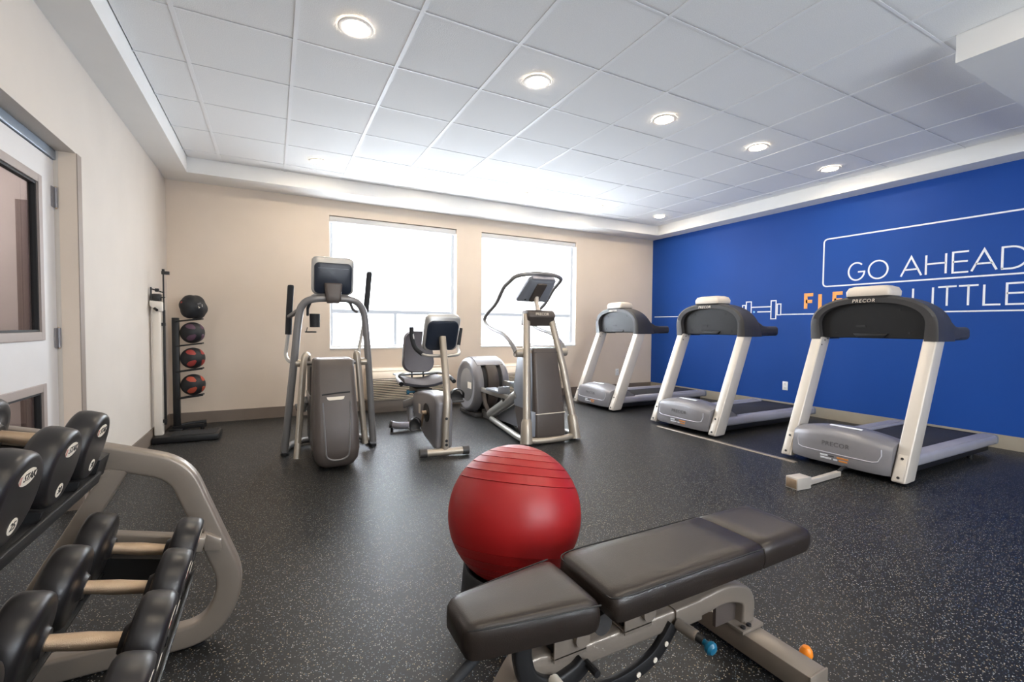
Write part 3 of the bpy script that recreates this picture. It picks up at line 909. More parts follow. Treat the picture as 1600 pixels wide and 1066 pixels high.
    # bottle holder and phone prong
    P('holder_arm', sweep([V(.29, 4.20, 1.335), V(.262, 4.22, 1.26), V(.262, 4.23, 1.20)], rrect(.05, .02, .008)), 'grip')
    hold = [[V(.318 + .042 * math.cos(2 * PI * i / 20) * s, 4.24 + .042 * math.sin(2 * PI * i / 20) * s, z) for i in range(20)] for z, s in ((1.10, .95), (1.215, 1), (1.215, .88), (1.10, .84))]
    P('bottle_holder', loft(hold, closed=True), 'grip')
    P('holder_ring', loft([[V(.285 + (.042 + a) * math.cos(2 * PI * i / 20), 4.23 + (.042 + a) * math.sin(2 * PI * i / 20), z) for i in range(20)] for a, z in ((0, 1.055), (.006, 1.06), (0, 1.066), (-.006, 1.06))], closed=True), 'grip')
    P('holder_strap', sweep([V(.258, 4.20, 1.10), V(.248, 4.20, 1.06)], rrect(.02, .006, .002)), 'grip')
    P('phone_prong', sweep(smooth([V(.56, 4.17, 1.335), V(.60, 4.20, 1.31), V(.625, 4.21, 1.26), V(.665, 4.21, 1.235)], 4), rrect(.03, .012, .004)), 'tubegrey')
make_amt()

# ================================================================== SEATED BIKE
def make_bike():
    t = Thing('recumbent_bike', 'grey seated exercise bike with console, backrest and champagne post', 'exercise bike', (1.32, 4.2, 0))
    P = t.part
    a, b = V(1.085, 3.725, .043), V(1.505, 3.67, .043)
    d = (b - a).normalized()
    st = P('front_stabilizer', rod(a, b, .030, 16), 'warmsilver')
    P('end_cap', rod(a, a + d * .06, .037, 16), 'charcoal', st)
    P('end_cap', rod(b - d * .055, b, .037, 16), 'charcoal', st)
    path = smooth([V(1.30, 3.705, .055), V(1.305, 3.705, .25), V(1.318, 3.71, .42), V(1.325, 3.735, .56), V(1.335, 3.82, .80), V(1.342, 3.90, 1.02)], 6)
    post = P('front_post', sweep(path, rrect(.062, .055, .02, 4)), 'warmsilver')
    for z in (.105, .14, .33):
        P('bolt', disc_geo((1.303, 3.668, z), .012, .008, 'y', 12), 'slot', post)
    # body cover
    poly = [(3.735, .055), (3.735, .47), (3.80, .515), (3.95, .525), (4.12, .515), (4.25, .50), (4.46, .46), (4.53, .40), (4.50, .28), (4.38, .19), (4.10, .085), (3.86, .04)]
    body = P('body_cover', prism(poly, 'x', 1.235, 1.385), 'hood', bevel=.03, seg=4)
    P('crank_recess', disc_geo((1.229, 4.02, .33), .085, .010, 'x', 28), 'black', body)
    P('side_label', xf(box(-.03, .03, -.045, .045, 0, .002), frame(V(1.2335, 4.24, .33), (0, -1, 0), (0, -.4, 1))), 'labelcream', body)
    P('crank_hub', rod((1.19, 4.02, .33), (1.43, 4.02, .33), .02, 14), 'steel')
    for s, x, tip in ((0, 1.205, V(1.205, 4.10, .195)), (1, 1.42, V(1.42, 3.95, .455))):
        arm = P('crank_arm', sweep([V(x, 4.02, .33), tip], rrect(.016, .032, .006)), 'steel')
        px0, px1 = (tip.x - .105, tip.x - .012) if s == 0 else (tip.x + .012, tip.x + .135)
        c = V((px0 + px1) / 2, tip.y, tip.z)
        hw = (px1 - px0) / 2
        arch_ = [(-hw, -.03), (hw, -.03), (hw, .02), (hw * .7, .058), (hw * .2, .075), (-hw * .3, .075), (-hw * .8, .055), (-hw, .02)]
        P('pedal', xf(prism(arch_, 'y', -.014, .014), Matrix.Translation(c) @ Matrix.Rotation(-.5, 4, 'X')), 'black', arm, bevel=.005)
        P('pedal_tread', mv(box(-hw, hw, -.05, .05, -.035, -.018), *c), 'charcoal', arm, bevel=.004)
        strap = smooth([c + V(-hw, -.02, .0), c + V(-hw * .95, -.02, .055), c + V(0, -.02, .088), c + V(hw * .95, -.02, .055), c + V(hw, -.02, .0)], 4)
        P('pedal_strap', sweep(strap, rrect(.05, .006, .002, 2)), 'black', arm)
    # handlebar
    hb = fillet([V(1.105, 4.06, 1.10), V(1.125, 4.05, .93), V(1.185, 3.95, .853), V(1.36, 3.885, .850), V(1.53, 3.95, .855), V(1.545, 4.05, .91), V(1.575, 4.06, 1.08)], .06, 6)
    h = P('handlebar', tube(hb, .0145, 10), 'silver')
    P('hand_grip', tube(smooth([V(1.105, 4.062, 1.11), V(1.113, 4.06, 1.0), V(1.135, 4.035, .92), V(1.178, 3.965, .868)], 5), .021, 12), 'grip', h)
    P('hand_grip', tube(smooth([V(1.577, 4.062, 1.10), V(1.562, 4.058, 1.01), V(1.550, 4.052, .94)], 4), .021, 12), 'grip', h)
    # console
    m = frame(V(1.348, 3.945, 1.058), (1, 0, 0), (.05, -.42, 1))
    rim = P('console_rim', xf(loft([[V(p[0], p[1], z) for p in rrect(.325 - g, .34 - g, .05, 6)] for z, g in ((-.05, .03), (-.03, 0), (.012, 0), (.024, .02))]), m), 'silver', ang=50)
    P('console_back', xf(loft([[V(p[0], p[1] - .016, z) for p in rrect(.292 - g, .285 - g, .055, 6)] for z, g in ((.02, 0), (.036, .008), (.042, .04))]), m), 'consoleback', rim)
    P('screen', xf(box(-.135, .135, -.14, .14, -.053, -.049), m), 'ink', rim)
    # seat beam, rear feet
    P('seat_beam', sweep([V(1.32, 4.42, .40), V(1.32, 4.80, .30), V(1.32, 5.05, .24)], rrect(.08, .09, .015)), 'tubegrey')
    P('rear_leg', sweep([V(1.32, 4.93, .27), V(1.32, 4.86, .06)], rrect(.07, .06, .015)), 'tubegrey')
    rs = P('rear_stabilizer', tube(smooth([V(1.085, 4.80, .085), V(1.16, 4.79, .065), V(1.25, 4.80, .055), V(1.34, 4.82, .055), V(1.44, 4.80, .055), V(1.53, 4.79, .065), V(1.60, 4.80, .085)], 5), .036, 14), 'rail')
    P('end_cap', rod((1.078, 4.801, .087), (1.098, 4.798, .082), .038, 14), 'charcoal', rs)
    P('end_cap', rod((1.588, 4.798, .082), (1.608, 4.801, .087), .038, 14), 'charcoal', rs)
    for x in (1.10, 1.585):
        P('levelling_foot', rod((x, 4.80, 0), (x, 4.80, .06), .014, 10), 'black', rs)
    # seat
    car = P('seat_carriage', box(1.26, 1.42, 4.42, 4.72, .425, .49), 'black', bevel=.01)
    P('adjust_knob', join(rod((1.20, 4.50, .455), (1.26, 4.50, .455), .010, 8), lathe([(.0, 0), (.022, .006), (.022, .028), (0, .034)], 14, 'x', (1.172, 4.50, .455))), 'bluek', car)
    rings = []
    for i in range(13):
        s = -1 + i / 6
        x = 1.352 + .20 * s
        dip = .018 * math.cos(s * PI)
        zt = .575 - dip + .0 * s
        zb = .515 - .02 * (1 - s * s)
        yf_ = 4.44 + .04 * (1 - abs(s)) * 0 + .05 * s ** 4
        rings.append([V(x, yf_, zb + .01), V(x, yf_ - .02, (zt + zb) / 2), V(x, yf_ + .01, zt - .005), V(x, yf_ + .08, zt + .004), V(x, 4.74, zt + .01), V(x, 4.77, zt - .01), V(x, 4.76, zb + .01), V(x, 4.6, zb)])
    P('seat_cushion', loft(rings), 'seatfabric', ang=60)
    # backrest
    def bring(y, g, dz=0):
        pts = []
        for p in rrect(.34 - g, .44 - g, .10, 6):
            wv = 1 - .16 * max(0, p[1] / .22) * 1.0
            waist = 1 - .10 * math.exp(-((p[1] - .07) / .05) ** 2)
            pts.append(V(1.372 + p[0] * wv * waist, y + .10 * (p[1] + .2), .845 + p[1]))
        return pts
    bk = P('backrest', loft([bring(4.735, .06), bring(4.72, .02), bring(4.745, 0), bring(4.785, .0), bring(4.80, .05)]), 'seatfabric', ang=60)
    for x in (1.305, 1.43):
        P('backrest_strut', sweep([V(x, 4.77, .53), V(x, 4.775, .60), V(x, 4.79, .72)], rrect(.03, .014, .004)), 'black', bk)
    for s, xe in ((-1, 1.09), (1, 1.655)):
        xs = 1.372 + s * .10
        r = P('seat_rail', tube(smooth([V(xs, 4.80, .60), V(1.372 + s * .20, 4.74, .615), V(1.372 + s * .265, 4.62, .605), V(1.372 + s * .275, 4.50, .575), V(1.372 + s * .272, 4.44, .56)], 5), .014, 10), 'silver')
        P('hand_grip', rod((1.372 + s * .275, 4.52, .58), (1.372 + s * .271, 4.42, .555), .022, 12), 'rail' if s < 0 else 'grip', r)
        P('grip_cap', rod((1.372 + s * .271, 4.42, .555), (1.372 + s * .2705, 4.405, .551), .0225, 12), 'black', r)
    P('bottle_tray', box(1.12, 1.62, 4.72, 4.86, .598, .612), 'black', bevel=.006)
make_bike()

# ================================================================== ELLIPTICAL WITH REAR DRUM
def make_elliptical():
    t = Thing('elliptical_trainer', 'silver elliptical with rear drum housing and looping handlebar', 'exercise machine', (2.375, 4.4, 0))
    P = t.part
    X = 2.375
    ctr = lambda s, x, y, z: V(X + s * x, y, z)
    # base
    P('base_front', tube(smooth([V(2.105, 3.72, .045), V(2.22, 3.67, .04), V(2.375, 3.655, .04), V(2.53, 3.665, .04), V(2.655, 3.71, .045)], 5), .028, 12), 'warmsilver')
    for s in (-1, 1):
        P('base_side', tube(fillet([ctr(s, .27, 3.70, .045), ctr(s, .275, 3.85, .045), ctr(s, .13, 4.78, .045)], .08, 6), .030, 12), 'silver')
        pst = P('front_post', sweep([ctr(s, .275, 3.70, .05), ctr(s, .262, 3.72, .24), ctr(s, .21, 3.82, .72), ctr(s, .138, 3.955, 1.24)], [(p[0], p[1]) for p in circ(.030, 14, .038)]), 'warmsilver')
        P('post_collar', sweep([ctr(s, .277, 3.697, .02), ctr(s, .273, 3.704, .10), ctr(s, .263, 3.72, .215), ctr(s, .260, 3.724, .245)], circ(.055, 16), scales=[1.08, 1, .92, .70]), 'warmsilver', pst)
    P('foot_pad', disc_geo((2.12, 3.72, 0), .03, .02), 'black')
    P('foot_pad', disc_geo((2.64, 3.72, 0), .03, .02), 'black')
    # hood at the top of the posts
    hd = P('neck_hood', prism([(3.875, 1.215), (3.89, 1.265), (3.925, 1.287), (4.03, 1.28), (4.05, 1.13), (3.96, 1.125)], 'x', X - .155, X + .155), 'shroud', bevel=.012, seg=3)
    P('brand_lettering', xf(text_geo('PRECOR', .040, .0008, 1.05), frame(V(X, 3.8805, 1.243), (1, 0, 0), (0, .25, 1))), 'labelcream', hd, sm=False)
    # shroud tower
    rows = []
    for z, w0, yf, yb in ((.03, .33, 3.725, 4.06), (.06, .345, 3.715, 4.10), (.25, .345, 3.73, 4.18), (.5, .325, 3.765, 4.20), (.75, .30, 3.81, 4.16), (.87, .285, 3.83, 4.10), (.905, .275, 3.845, 4.08), (.912, .24, 3.87, 4.05)):
        rows.append([V(X + .015 + p[0], (yf + yb) / 2 + p[1], z) for p in rrect(w0, yb - yf, .035, 4)])
    sh = P('front_shroud', loft(rows), 'shroud', ang=50)
    P('shroud_seam', box(X - .155, X + .183, 3.728, 3.74, .274, .281), 'labelcream', sh)
    P('lower_side_plate', box(X - .20, X - .15, 3.74, 3.90, .06, .30), 'shroudside', sh, bevel=.006)
    P('top_seam', box(X - .12, X + .15, 3.829, 3.835, .862, .866), 'slot', sh)
    P('shroud_side_panel', prism([(3.84, .86), (4.10, .86), (4.19, .50), (4.17, .30), (3.80, .30)], 'x', X - .158, X - .140), 'shroudside', sh, bevel=.006)
    P('pivot_axle', rod((X - .30, 3.90, .862), (X + .30, 3.90, .862), .032, 16), 'warmsilver')
    for s in (-1, 1):
        P('pivot_cap', rod(ctr(s, .295, 3.90, .862), ctr(s, .20, 3.90, .862), .042, 18), 'warmsilver')
    # handlebar: one loop from pivot to pivot across the console
    side = [(.292, 3.885, .87), (.295, 4.0, .965), (.295, 4.165, 1.042), (.295, 4.36, 1.078), (.295, 4.53, 1.122), (.295, 4.625, 1.185), (.295, 4.56, 1.255), (.295, 4.42, 1.318), (.295, 4.30, 1.385), (.295, 4.16, 1.51), (.285, 4.06, 1.56), (.26, 3.95, 1.612)]
    pl = [ctr(-1, *p) for p in side]
    pr_ = [ctr(1, *p) for p in side][::-1]
    mid = [V(X - .14, 3.885, 1.635), V(X, 3.86, 1.64), V(X + .14, 3.885, 1.635)]
    P('handlebar_loop', tube(smooth(pl + mid + pr_, 4), .021, 12), 'tubegrey')
    # console
    m = frame(V(X - .005, 3.985, 1.49), (1, 0, 0), (0, -.75, .66))
    rim = P('console_housing', xf(loft([[V(p[0] * (1 - .10 * (p[1] / .16)), p[1], z) for p in rrect(.34 - g, .32 - g, .03, 5)] for z, g in ((-.03, .02), (-.015, 0), (.01, 0), (.03, .05))]), m), 'shroudside', ang=50)
    P('console_back', xf(box(-.055, .055, -.13, .12, .02, .05), m), 'shroud', rim, bevel=.012)
    P('screen', xf(box(-.13, .13, -.12, .12, -.034, -.029), m), 'ink', rim)
    P('console_rest', xf(box(-.13, .13, .15, .175, -.05, .02), m), 'rail', rim, bevel=.008)
    for x in (-.10, .0):
        P('screw', xf(disc_geo((x, -.11 if x else -.06, .03 if x == 0 else .028), .009, .024 if x == 0 else .006, 'z', 10), m), 'slot', rim)
    P('console_neck', sweep([V(X, 3.965, 1.27), V(X, 4.0, 1.36), V(X, 4.01, 1.46)], rrect(.045, .04, .012)), 'cream')
    # rear drum
    YD, ZD, R = 5.34, .385, .345
    def dl_(prof, name, mm, par=None):
        return P(name, lathe(prof, 48, 'x', (0, YD, ZD)), mm, par, ang=50)
    x0 = X - .235
    x1 = X + .235
    core = dl_([(.30, x0 + .10), (.318, x0 + .105), (.318, x1 - .105), (.30, x1 - .10)], 'drum_core', 'slot')
    dl_([(.26, x0 + .018), (.275, x0 + .004), (.300, x0), (.325, x0 + .018), (.342, x0 + .055), (.345, x0 + .105), (.325, x0 + .108)], 'drum_rim', 'hood', core)
    dl_([(.0, x0 + .02), (.262, x0 + .02), (.262, x0 + .03), (0, x0 + .03)], 'drum_side_cover', 'shroudside', core)
    dl_([(.310, x0 + .168), (.338, x0 + .170), (.344, x0 + .176), (.344, x1 - .165), (.338, x1 - .158), (.310, x1 - .155)], 'drum_band', 'shroud', core)
    dl_([(.325, x1 - .108), (.345, x1 - .105), (.342, x1 - .055), (.325, x1 - .018), (.30, x1), (.26, x1 - .018)], 'drum_rim', 'hood', core)
    dl_([(0, x1 - .03), (.262, x1 - .03), (.262, x1 - .02), (0, x1 - .02)], 'drum_side_cover', 'shroudside', core)
    dl_([(.20, x0 + .016), (.206, x0 + .0165), (.206, x0 + .021), (.20, x0 + .021)], 'cover_ring', 'tubegrey', core)
    # crown that bridges the slots on top
    crown = []
    for i in range(13):
        a = math.radians(48 + 84 * i / 12)
        crown.append([V(x, YD - (R + q) * math.cos(a), ZD + (R + q) * math.sin(a)) for x, q in ((x0 + .06, -.012), (x0 + .06, .004), (x1 - .06, .004), (x1 - .06, -.012))])
    P('drum_crown', loft(crown), 'hood', core)
    P('side_label', xf(box(-.06, .06, -.04, .04, 0, .003), frame(V(x0 + .0185, YD - .10, ZD + .0), (0, -1, 0), (0, 0, 1))), 'labelcream', core)
    P('drum_stand', join(box(X - .20, X + .20, 5.10, 5.62, .0, .05), box(X - .18, X - .12, 5.2, 5.5, .05, .20), box(X + .12, X + .18, 5.2, 5.5, .05, .20)), 'charcoal', bevel=.01)
    P('center_rail', prism([(4.72, .0), (5.14, .0), (5.14, .10), (4.78, .075), (4.72, .05)], 'x', X - .10, X + .10), 'tubegrey', bevel=.01)
    # ramp, arms, pedals
    for s in (-1, 1):
        P('ramp_rail', rod(ctr(s, .10, 4.86, .085), ctr(s, .12, 4.14, .42), .055, 16), 'silver')
        arm = P('pedal_arm', sweep([ctr(s, .155, 5.02, .36 if s < 0 else .43), ctr(s, .15, 4.60, .355 if s < 0 else .42), ctr(s, .15, 4.30, .36 if s < 0 else .40)], rrect(.035, .055, .01)), 'silver')
        z = .385 if s < 0 else .44
        P('pedal', join(box(*sorted((X + s * .09, X + s * .22)), 4.42, 4.76, z, z + .03), box(*sorted((X + s * .085, X + s * .225)), 4.40, 4.425, z, z + .08)), 'shroudside', arm, bevel=.008)
        P('crank_link', sweep([ctr(s, .14, 5.02, .38), ctr(s, .14, 4.94, .20), ctr(s, .12, 4.86, .09)], rrect(.03, .05, .01)), 'shroud', arm)
        P('roller_wheel', disc_geo(ctr(s, .155, 4.40, .325) - V(.012, 0, 0), .03, .024, 'x', 16), 'black', arm)
    P('ramp_plate', prism([(4.20, .34), (4.85, .045), (4.85, .03), (4.20, .05)], 'x', X - .065, X + .065), 'shroudside', bevel=.006)
make_elliptical()

# ================================================================== BALL ON ITS RING
BC, BR = V(.887, 1.657, .345), .275
def make_ball():
    ang = set(-PI / 2 + PI * i / 60 for i in range(61))
    gro = [math.radians(q * sg) for q in (27.4, 35.8, 43.8, 51.8, 60, 69) for sg in (-1, 1)]
    ang = [a for a in ang if all(abs(a - g) > .02 for g in gro)]
    pts = [(a, BR) for a in ang]
    for g in gro:
        pts += [(g - .011, BR), (g - .0058, BR + .0004), (g - .0030, BR - .006), (g + .0030, BR - .006), (g + .0058, BR + .0004), (g + .011, BR)]
    pts.sort()
    g = lathe([(r * math.cos(a), r * math.sin(a)) for a, r in pts], 72)
    k = V(BC.x, BC.y, 0).normalized()
    rt = V(k.y, -k.x, 0)
    pole = (V(0, 0, 1) + k * .287 + rt * .10).normalized()
    rot = V(0, 0, 1).rotation_difference(pole).to_matrix().to_4x4()
    ball = obj('exercise_ball', xf(g, rot), 'ball', ang=35, loc=BC)
    tag(ball, 'large glossy red ribbed exercise ball beside the black bench', 'ball')
    ring = [(.212, 0), (.222, .012), (.212, .125), (.204, .138), (.193, .132), (.178, .05), (.172, .0)]
    rings = [[V(r * math.cos(2 * PI * i / 48), r * math.sin(2 * PI * i / 48), h) for i in range(48)] for r, h in ring]
    o = obj('ball_stand_ring', loft(rings, closed=True), 'medblack', loc=(BC.x, BC.y, 0))
    tag(o, 'black plastic ring stand under the red exercise ball', 'ball stand')
make_ball()

# ================================================================== BENCH
def make_bench():
    t = Thing('weight_bench', 'adjustable bench with black padded seat and back on silver frame', 'bench', (1.05, 1.03, 0))
    P = t.part
    YC = 1.03
    def pad(x0, x1, w0, w1, z0, z1, r=.03, nx=10, round0=True, round1=True):
        """long cushion from x0 to x1, width w0 -> w1, soft top edges"""
        rings = []
        xs = []
        L = x1 - x0
        e = .035
        st = [(0, .60, .028), (.006, .84, .012), (.018, .95, .004), (.04, 1, 0)]
        seq = []
        if round0: seq += [(x0 + a, s, d) for a, s, d in st]
        else: seq += [(x0, 1, .004), (x0 + .004, 1, 0)]
        for i in range(1, nx):
            seq.append((x0 + .05 + (L - .10) * i / nx, 1, 0))
        if round1: seq += [(x1 - a, s, d) for a, s, d in st[::-1]]
        else: seq += [(x1 - .004, 1, 0), (x1, 1, .004)]
        for x, s, d in seq:
            f = (x - x0) / L
            hw = (w0 + (w1 - w0) * f) / 2 - (1 - s) * .06
            ring = []
            prof = [(-1, -.0, 0), (-1, .30, 1), (-1, .62, 1), (-.975, .80, 1), (-.92, .92, 1), (-.84, .985, 1), (-.6, 1.0, 1), (0, 1.015, 1), (.6, 1.0, 1), (.84, .985, 1), (.92, .92, 1), (.975, .80, 1), (1, .62, 1), (1, .30, 1), (1, 0, 0)]
            for a, b, _ in prof:
                bb = (1 - .045) if b == 0 else 1
                ring.append(V(x, YC + a * hw * bb, z0 + d * .6 * (1 if b < .5 else 0) + (z1 - z0 - d) * b))
            rings.append(ring)
        return loft(rings)
    seat = P('seat_pad', pad(.385, .745, .150, .262, .338, .422), 'leather', ang=65)
    back = P('back_pad', pad(.775, 1.388, .272, .272, .345, .425, round1=False), 'leather', ang=65)
    P('head_pad', pad(1.391, 1.675, .272, .258, .345, .424, round0=False), 'leather', ang=65)
    def seam(x0, x1, w0, w1, z, par):
        for s in (-1, 1):
            pts = [V(x0 + .004, YC + s * (w0 * .30), z - .012), V(x0 + .03, YC + s * (w0 * .485), z), V((x0 + x1) / 2, YC + s * ((w0 + w1) / 4 * .985), z + .001), V(x1, YC + s * w1 * .49, z)]
            P('pad_seam', tube(smooth(pts, 6), .0022, 6), 'ink', par)
    seam(.385, .735, .150, .262, .411, seat)
    seam(.775, 1.386, .272, .272, .415, back)
    # pad carriers
    P('seat_plate', box(.50, .70, YC - .045, YC + .045, .318, .340), 'black', bevel=.004)
    P('back_plate', join(box(.84, 1.56, YC - .05, YC + .05, .325, .347), box(1.10, 1.20, YC - .055, YC + .055, .305, .330)), 'black', bevel=.004)
    # main beam: rises from the front leg, runs level, bends down to the rear foot
    sec = rrect(.075, .062, .010, 3)
    path = fillet([V(.46, YC, .02), V(.50, YC, .12), V(.585, YC, .235), V(.66, YC, .216), V(.80, YC, .211), V(1.20, YC, .211), V(1.36, YC, .226), V(1.468, YC, .185), V(1.462, YC, .095)], [0, .05, .08, .05, .05, .1, .07, .07, 0], 6)
    P('main_beam', sweep(path, sec, N=(0, 1, 0)), 'rackmetal')
    P('beam_sleeve', sweep([V(1.10, YC, .210), V(1.215, YC, .212)], rrect(.086, .070, .008, 3), N=(0, 1, 0)), 'rackmetal')
    # rear foot beam and gusset plate
    ft = P('rear_foot', box(1.40, 1.487, .755, 1.305, .018, .086), 'rackmetal', bevel=.004)
    P('foot_weld_plate', box(1.392, 1.502, .965, 1.095, .086, .098), 'rackmetal', ft, bevel=.002)
    P('gusset', prism([(1.33, .098), (1.33, .195), (1.40, .200), (1.44, .17), (1.448, .098)], 'y', YC - .006, YC + .006), 'shroud', ft)
    for y in (.978, 1.082):
        for x in (1.41, 1.44):
            P('bolt', disc_geo((x, y, .097), .008, .008, 'z', 8), 'slot', ft)
    for y in (.775, 1.285):
        P('foot_rubber', box(1.405, 1.482, y - .018, y + .018, 0, .018), 'black', ft)
    P('end_plate', box(1.398, 1.489, .750, .756, .016, .088), 'rackmetal', ft, bevel=.002)
    P('transport_knob', join(lathe([(0, -.026), (.015, -.022), (.020, -.006), (.018, .008), (.011, .018), (0, .021)], 16, 'z', (1.525, .835, .070)), rod((1.487, .835, .055), (1.525, .835, .06), .008, 8)), 'orangek', ft)
    P('knob_collar', disc_geo((1.525, .835, .018), .018, .022, 'z', 14), 'black', ft)
    # front foot
    P('front_foot', box(.42, .50, .84, 1.22, .0, .05), 'rackmetal', bevel=.004)
    # carriers with brackets
    for x, zt in ((.70, .318), (.94, .325)):
        br = P('hinge_bracket', join(box(x - .055, x + .05, YC - .052, YC - .046, .235, zt), box(x - .055, x + .05, YC + .046, YC + .052, .235, zt), box(x - .055, x + .05, YC - .052, YC + .052, .243, .250)), 'rackmetal', bevel=.002)
        P('hinge_block', box(x - .05, x + .045, YC - .035, YC + .035, .252, zt), 'black', br, bevel=.003)
        P('hinge_cap', disc_geo((x + .028, YC - .066, .285), .023, .016, 'y', 18), 'rackmetal', br)
    P('hinge_cap', disc_geo((.80, YC - .06, .30), .030, .02, 'y', 18), 'charcoal')
    # seat angle bracket: black curved strap under the seat
    P('seat_strap', sweep(smooth([V(.555, .985, .335), V(.552, .985, .28), V(.575, .985, .215), V(.64, .985, .175), V(.71, .985, .185), V(.745, .985, .205)], 5), rrect(.028, .050, .008), N=(0, 1, 0)), 'black')
    P('strap_bolt', join(disc_geo((.64, .945, .196), .018, .03, 'y', 16), rod((.64, .93, .196), (.64, .985, .196), .009, 8)), 'labelcream')
    P('strap_pin', rod((.75, .93, .205), (.75, .98, .205), .010, 10), 'black')
    P('seat_handle', rod((.44, .985, .335), (.345, .965, .290), .0125, 12), 'grip')
    # back adjustment ladder, a notched black arc
    arc = smooth([V(1.085, .99, .205), V(1.05, .99, .165), V(1.005, .99, .130), V(.94, .99, .108), V(.86, .99, .098), V(.79, .99, .105)], 6)
    lad = P('adjust_ladder', sweep(arc, rrect(.022, .040, .004, 2), N=(0, 1, 0)), 'black')
    for i in (6, 12, 18, 24, 28):
        p = arc[i]
        P('ladder_notch', disc_geo((p.x, p.y - .0135, p.z - .005), .008, .003, 'y', 8), 'labelcream', lad)
    pin = P('pop_pin', rod((1.10, .985, .205), (1.118, .925, .195), .017, 12), 'rackmetal')
    P('pin_neck', rod((1.118, .925, .195), (1.123, .905, .191), .013, 12), 'black', pin)
    P('pin_knob', lathe([(0, 0), (.012, .004), (.020, .016), (.020, .028), (.013, .036), (0, .038)], 16, 'y', (0, 0, 0)) if False else xf(lathe([(.008, 0), (.010, .010), (.019, .020), (.020, .030), (.013, .038), (0, .040)], 16), frame(V(1.123, .905, .191), (1, 0, 0), (0, -.2, 1))), 'bluek', pin)
make_bench()

# ================================================================== DUMBBELL RACK
TILT = math.radians(14.5)
PITCH = .2195
def make_rack():
    t = Thing('dumbbell_rack', 'taupe metal two-tier dumbbell rack with looped end frame', 'rack', (-.45, 1.2, 0))
    P = t.part
    sec = rrect(.058, .078, .012, 3)
    for y in (1.895, .36):
        loop = [V(-.66, y, .752), V(-.42, y, .674), V(-.285, y, .628), V(-.13, y, .20), V(-.20, y, .046), V(-.36, y, .041), V(-.80, y, .041)]
        e = P('end_frame', sweep(fillet(loop, [0, .02, .12, .13, .12, .05, 0], 8), sec, N=(0, 1, 0)), 'rackmetal')
        P('rear_leg', sweep([V(-.445, y, .655), V(-.765, y, .078)], rrect(.056, .058, .008, 3), N=(0, 1, 0)), 'rackmetal', e)
        P('weld_bead', disc_geo((-.475, y - .03, .643), .012, .06, 'y', 10), 'rackmetal', e)
        for x in (-.24, -.76):
            P('foot_glide', disc_geo((x, y, 0), .02, .006), 'black', e)
    # tiers: frame crossbars and black trays, tilted to the room
    for cx, cz in ((-.35, .46), (-.574, .81)):
        tr = Matrix.Translation(V(cx, 0, cz)) @ Matrix.Rotation(TILT, 4, 'Y')
        tray = None
        for a, b, c in ((-.145, -.075, -.145), (.075, .148, .148)):
            tray = P('tier_tray', xf(join(box(a, b, .42, 1.74, -.112, -.104), box(c - .004, c + .004, .42, 1.74, -.125, -.092)), tr), 'black', bevel=.002)
            for i in range(7):
                y = .42 + .06 + i * PITCH + .015
                P('saddle_rib', xf(box(a + .005, b - .008, y - .006, y + .006, -.104, -.080), tr), 'black', tray)
        for y in (.375, 1.79):
            P('tier_crossbar', xf(box(-.15, .155 if cz < .6 else .06, y, y + .045, -.060, -.012), tr), 'rackmetal', tray, bevel=.006)
            P('tier_plate', xf(box(-.14, .14, y - .05, y + .04, -.125, -.061), tr), 'black', tray)
    for y in (1.84, .40):
        P('tier_bracket', prism([(-.215, .345), (-.165, .335), (-.165, .375), (-.215, .41)], 'y', y, y + .03), 'rackmetal', bevel=.004)
make_rack()

def make_dumbbell(num, stak):
    t = Thing('dumbbell', 'x', 'dumbbell', (0, 0, 0), world=False)      # axis x, centre at the origin
    P = t.part
    P('handle', lathe([(.0145, -.08), (.0155, -.045), (.0175, 0), (.0155, .045), (.0145, .08)], 20, 'x'), 'steel')
    for s in (-1, 1):
        prof = [(.0, .060), (.026, .060), (.030, .066), (.034, .070), (.062, .072), (.082, .0745), (.089, .079), (.0925, .087), (.094, .100), (.093, .124), (.0905, .133), (.085, .1385), (.076, .140), (0, .140)]
        h = P('head', lathe([(r, s * x) for r, x in prof], 36, 'x'), 'urethane', ang=45)
        if s > 0:
            mk = lambda yy, zz: frame(V(.1402, yy, zz), (0, 1, 0), (0, 0, 1))
            el = lambda a, b: loft([[V(a * math.cos(2 * PI * i / 28), b * math.sin(2 * PI * i / 28), z) for i in range(28)] for z in (0, .0008)])
            lb = P('brand_label', xf(el(.036, .0165), mk(0, .045)), 'labelcream', h)
            P('size_label', xf(el(.0185, .016), mk(0, -.052)), 'labelcream', h)
            if stak:
                P('brand_lettering', xf(text_geo('STAK', .022, .0003, .95, .15), frame(V(.1414, .006, .045), (0, 1, 0), (0, 0, 1))), 'ink', h, sm=False)
                for q in (0, .007):
                    arcp = [V(.1414, -.026 - q * .8 + .003 * math.cos(a) * 0 - .004 * math.cos(a), .045 + .009 * math.sin(a)) for a in [math.radians(-60 + 12 * i) for i in range(11)]]
                    P('brand_mark', tube(arcp, .0004, 5), 'inkred', h)
            if num:
                P('size_lettering', xf(text_geo(num, .023, .0003, .95), frame(V(.1414, 0, -.052), (0, 1, 0), (0, 0, 1))), 'ink', h, sm=False)
    return t.o
rotm = (0, TILT, 0)
Y5 = [1.66 - PITCH * i for i in range(6)]
protos = {k: make_dumbbell(k, True) for k in ('30', '25')}
protos[''] = make_dumbbell('', True)
usedp = set()
def place(kind, x, y, z, label, group):
    o = protos[kind] if kind not in usedp else copy_tree(protos[kind])
    usedp.add(kind)
    o.location = (x, y, z)
    o.rotation_euler = rotm
    tag(o, label, 'dumbbell', group)
ords = ('at the end by the looped frame', 'second from the looped end frame', 'third from the looped end frame', 'fourth from the looped end frame', 'fifth from the looped end frame', 'sixth from the looped end frame')
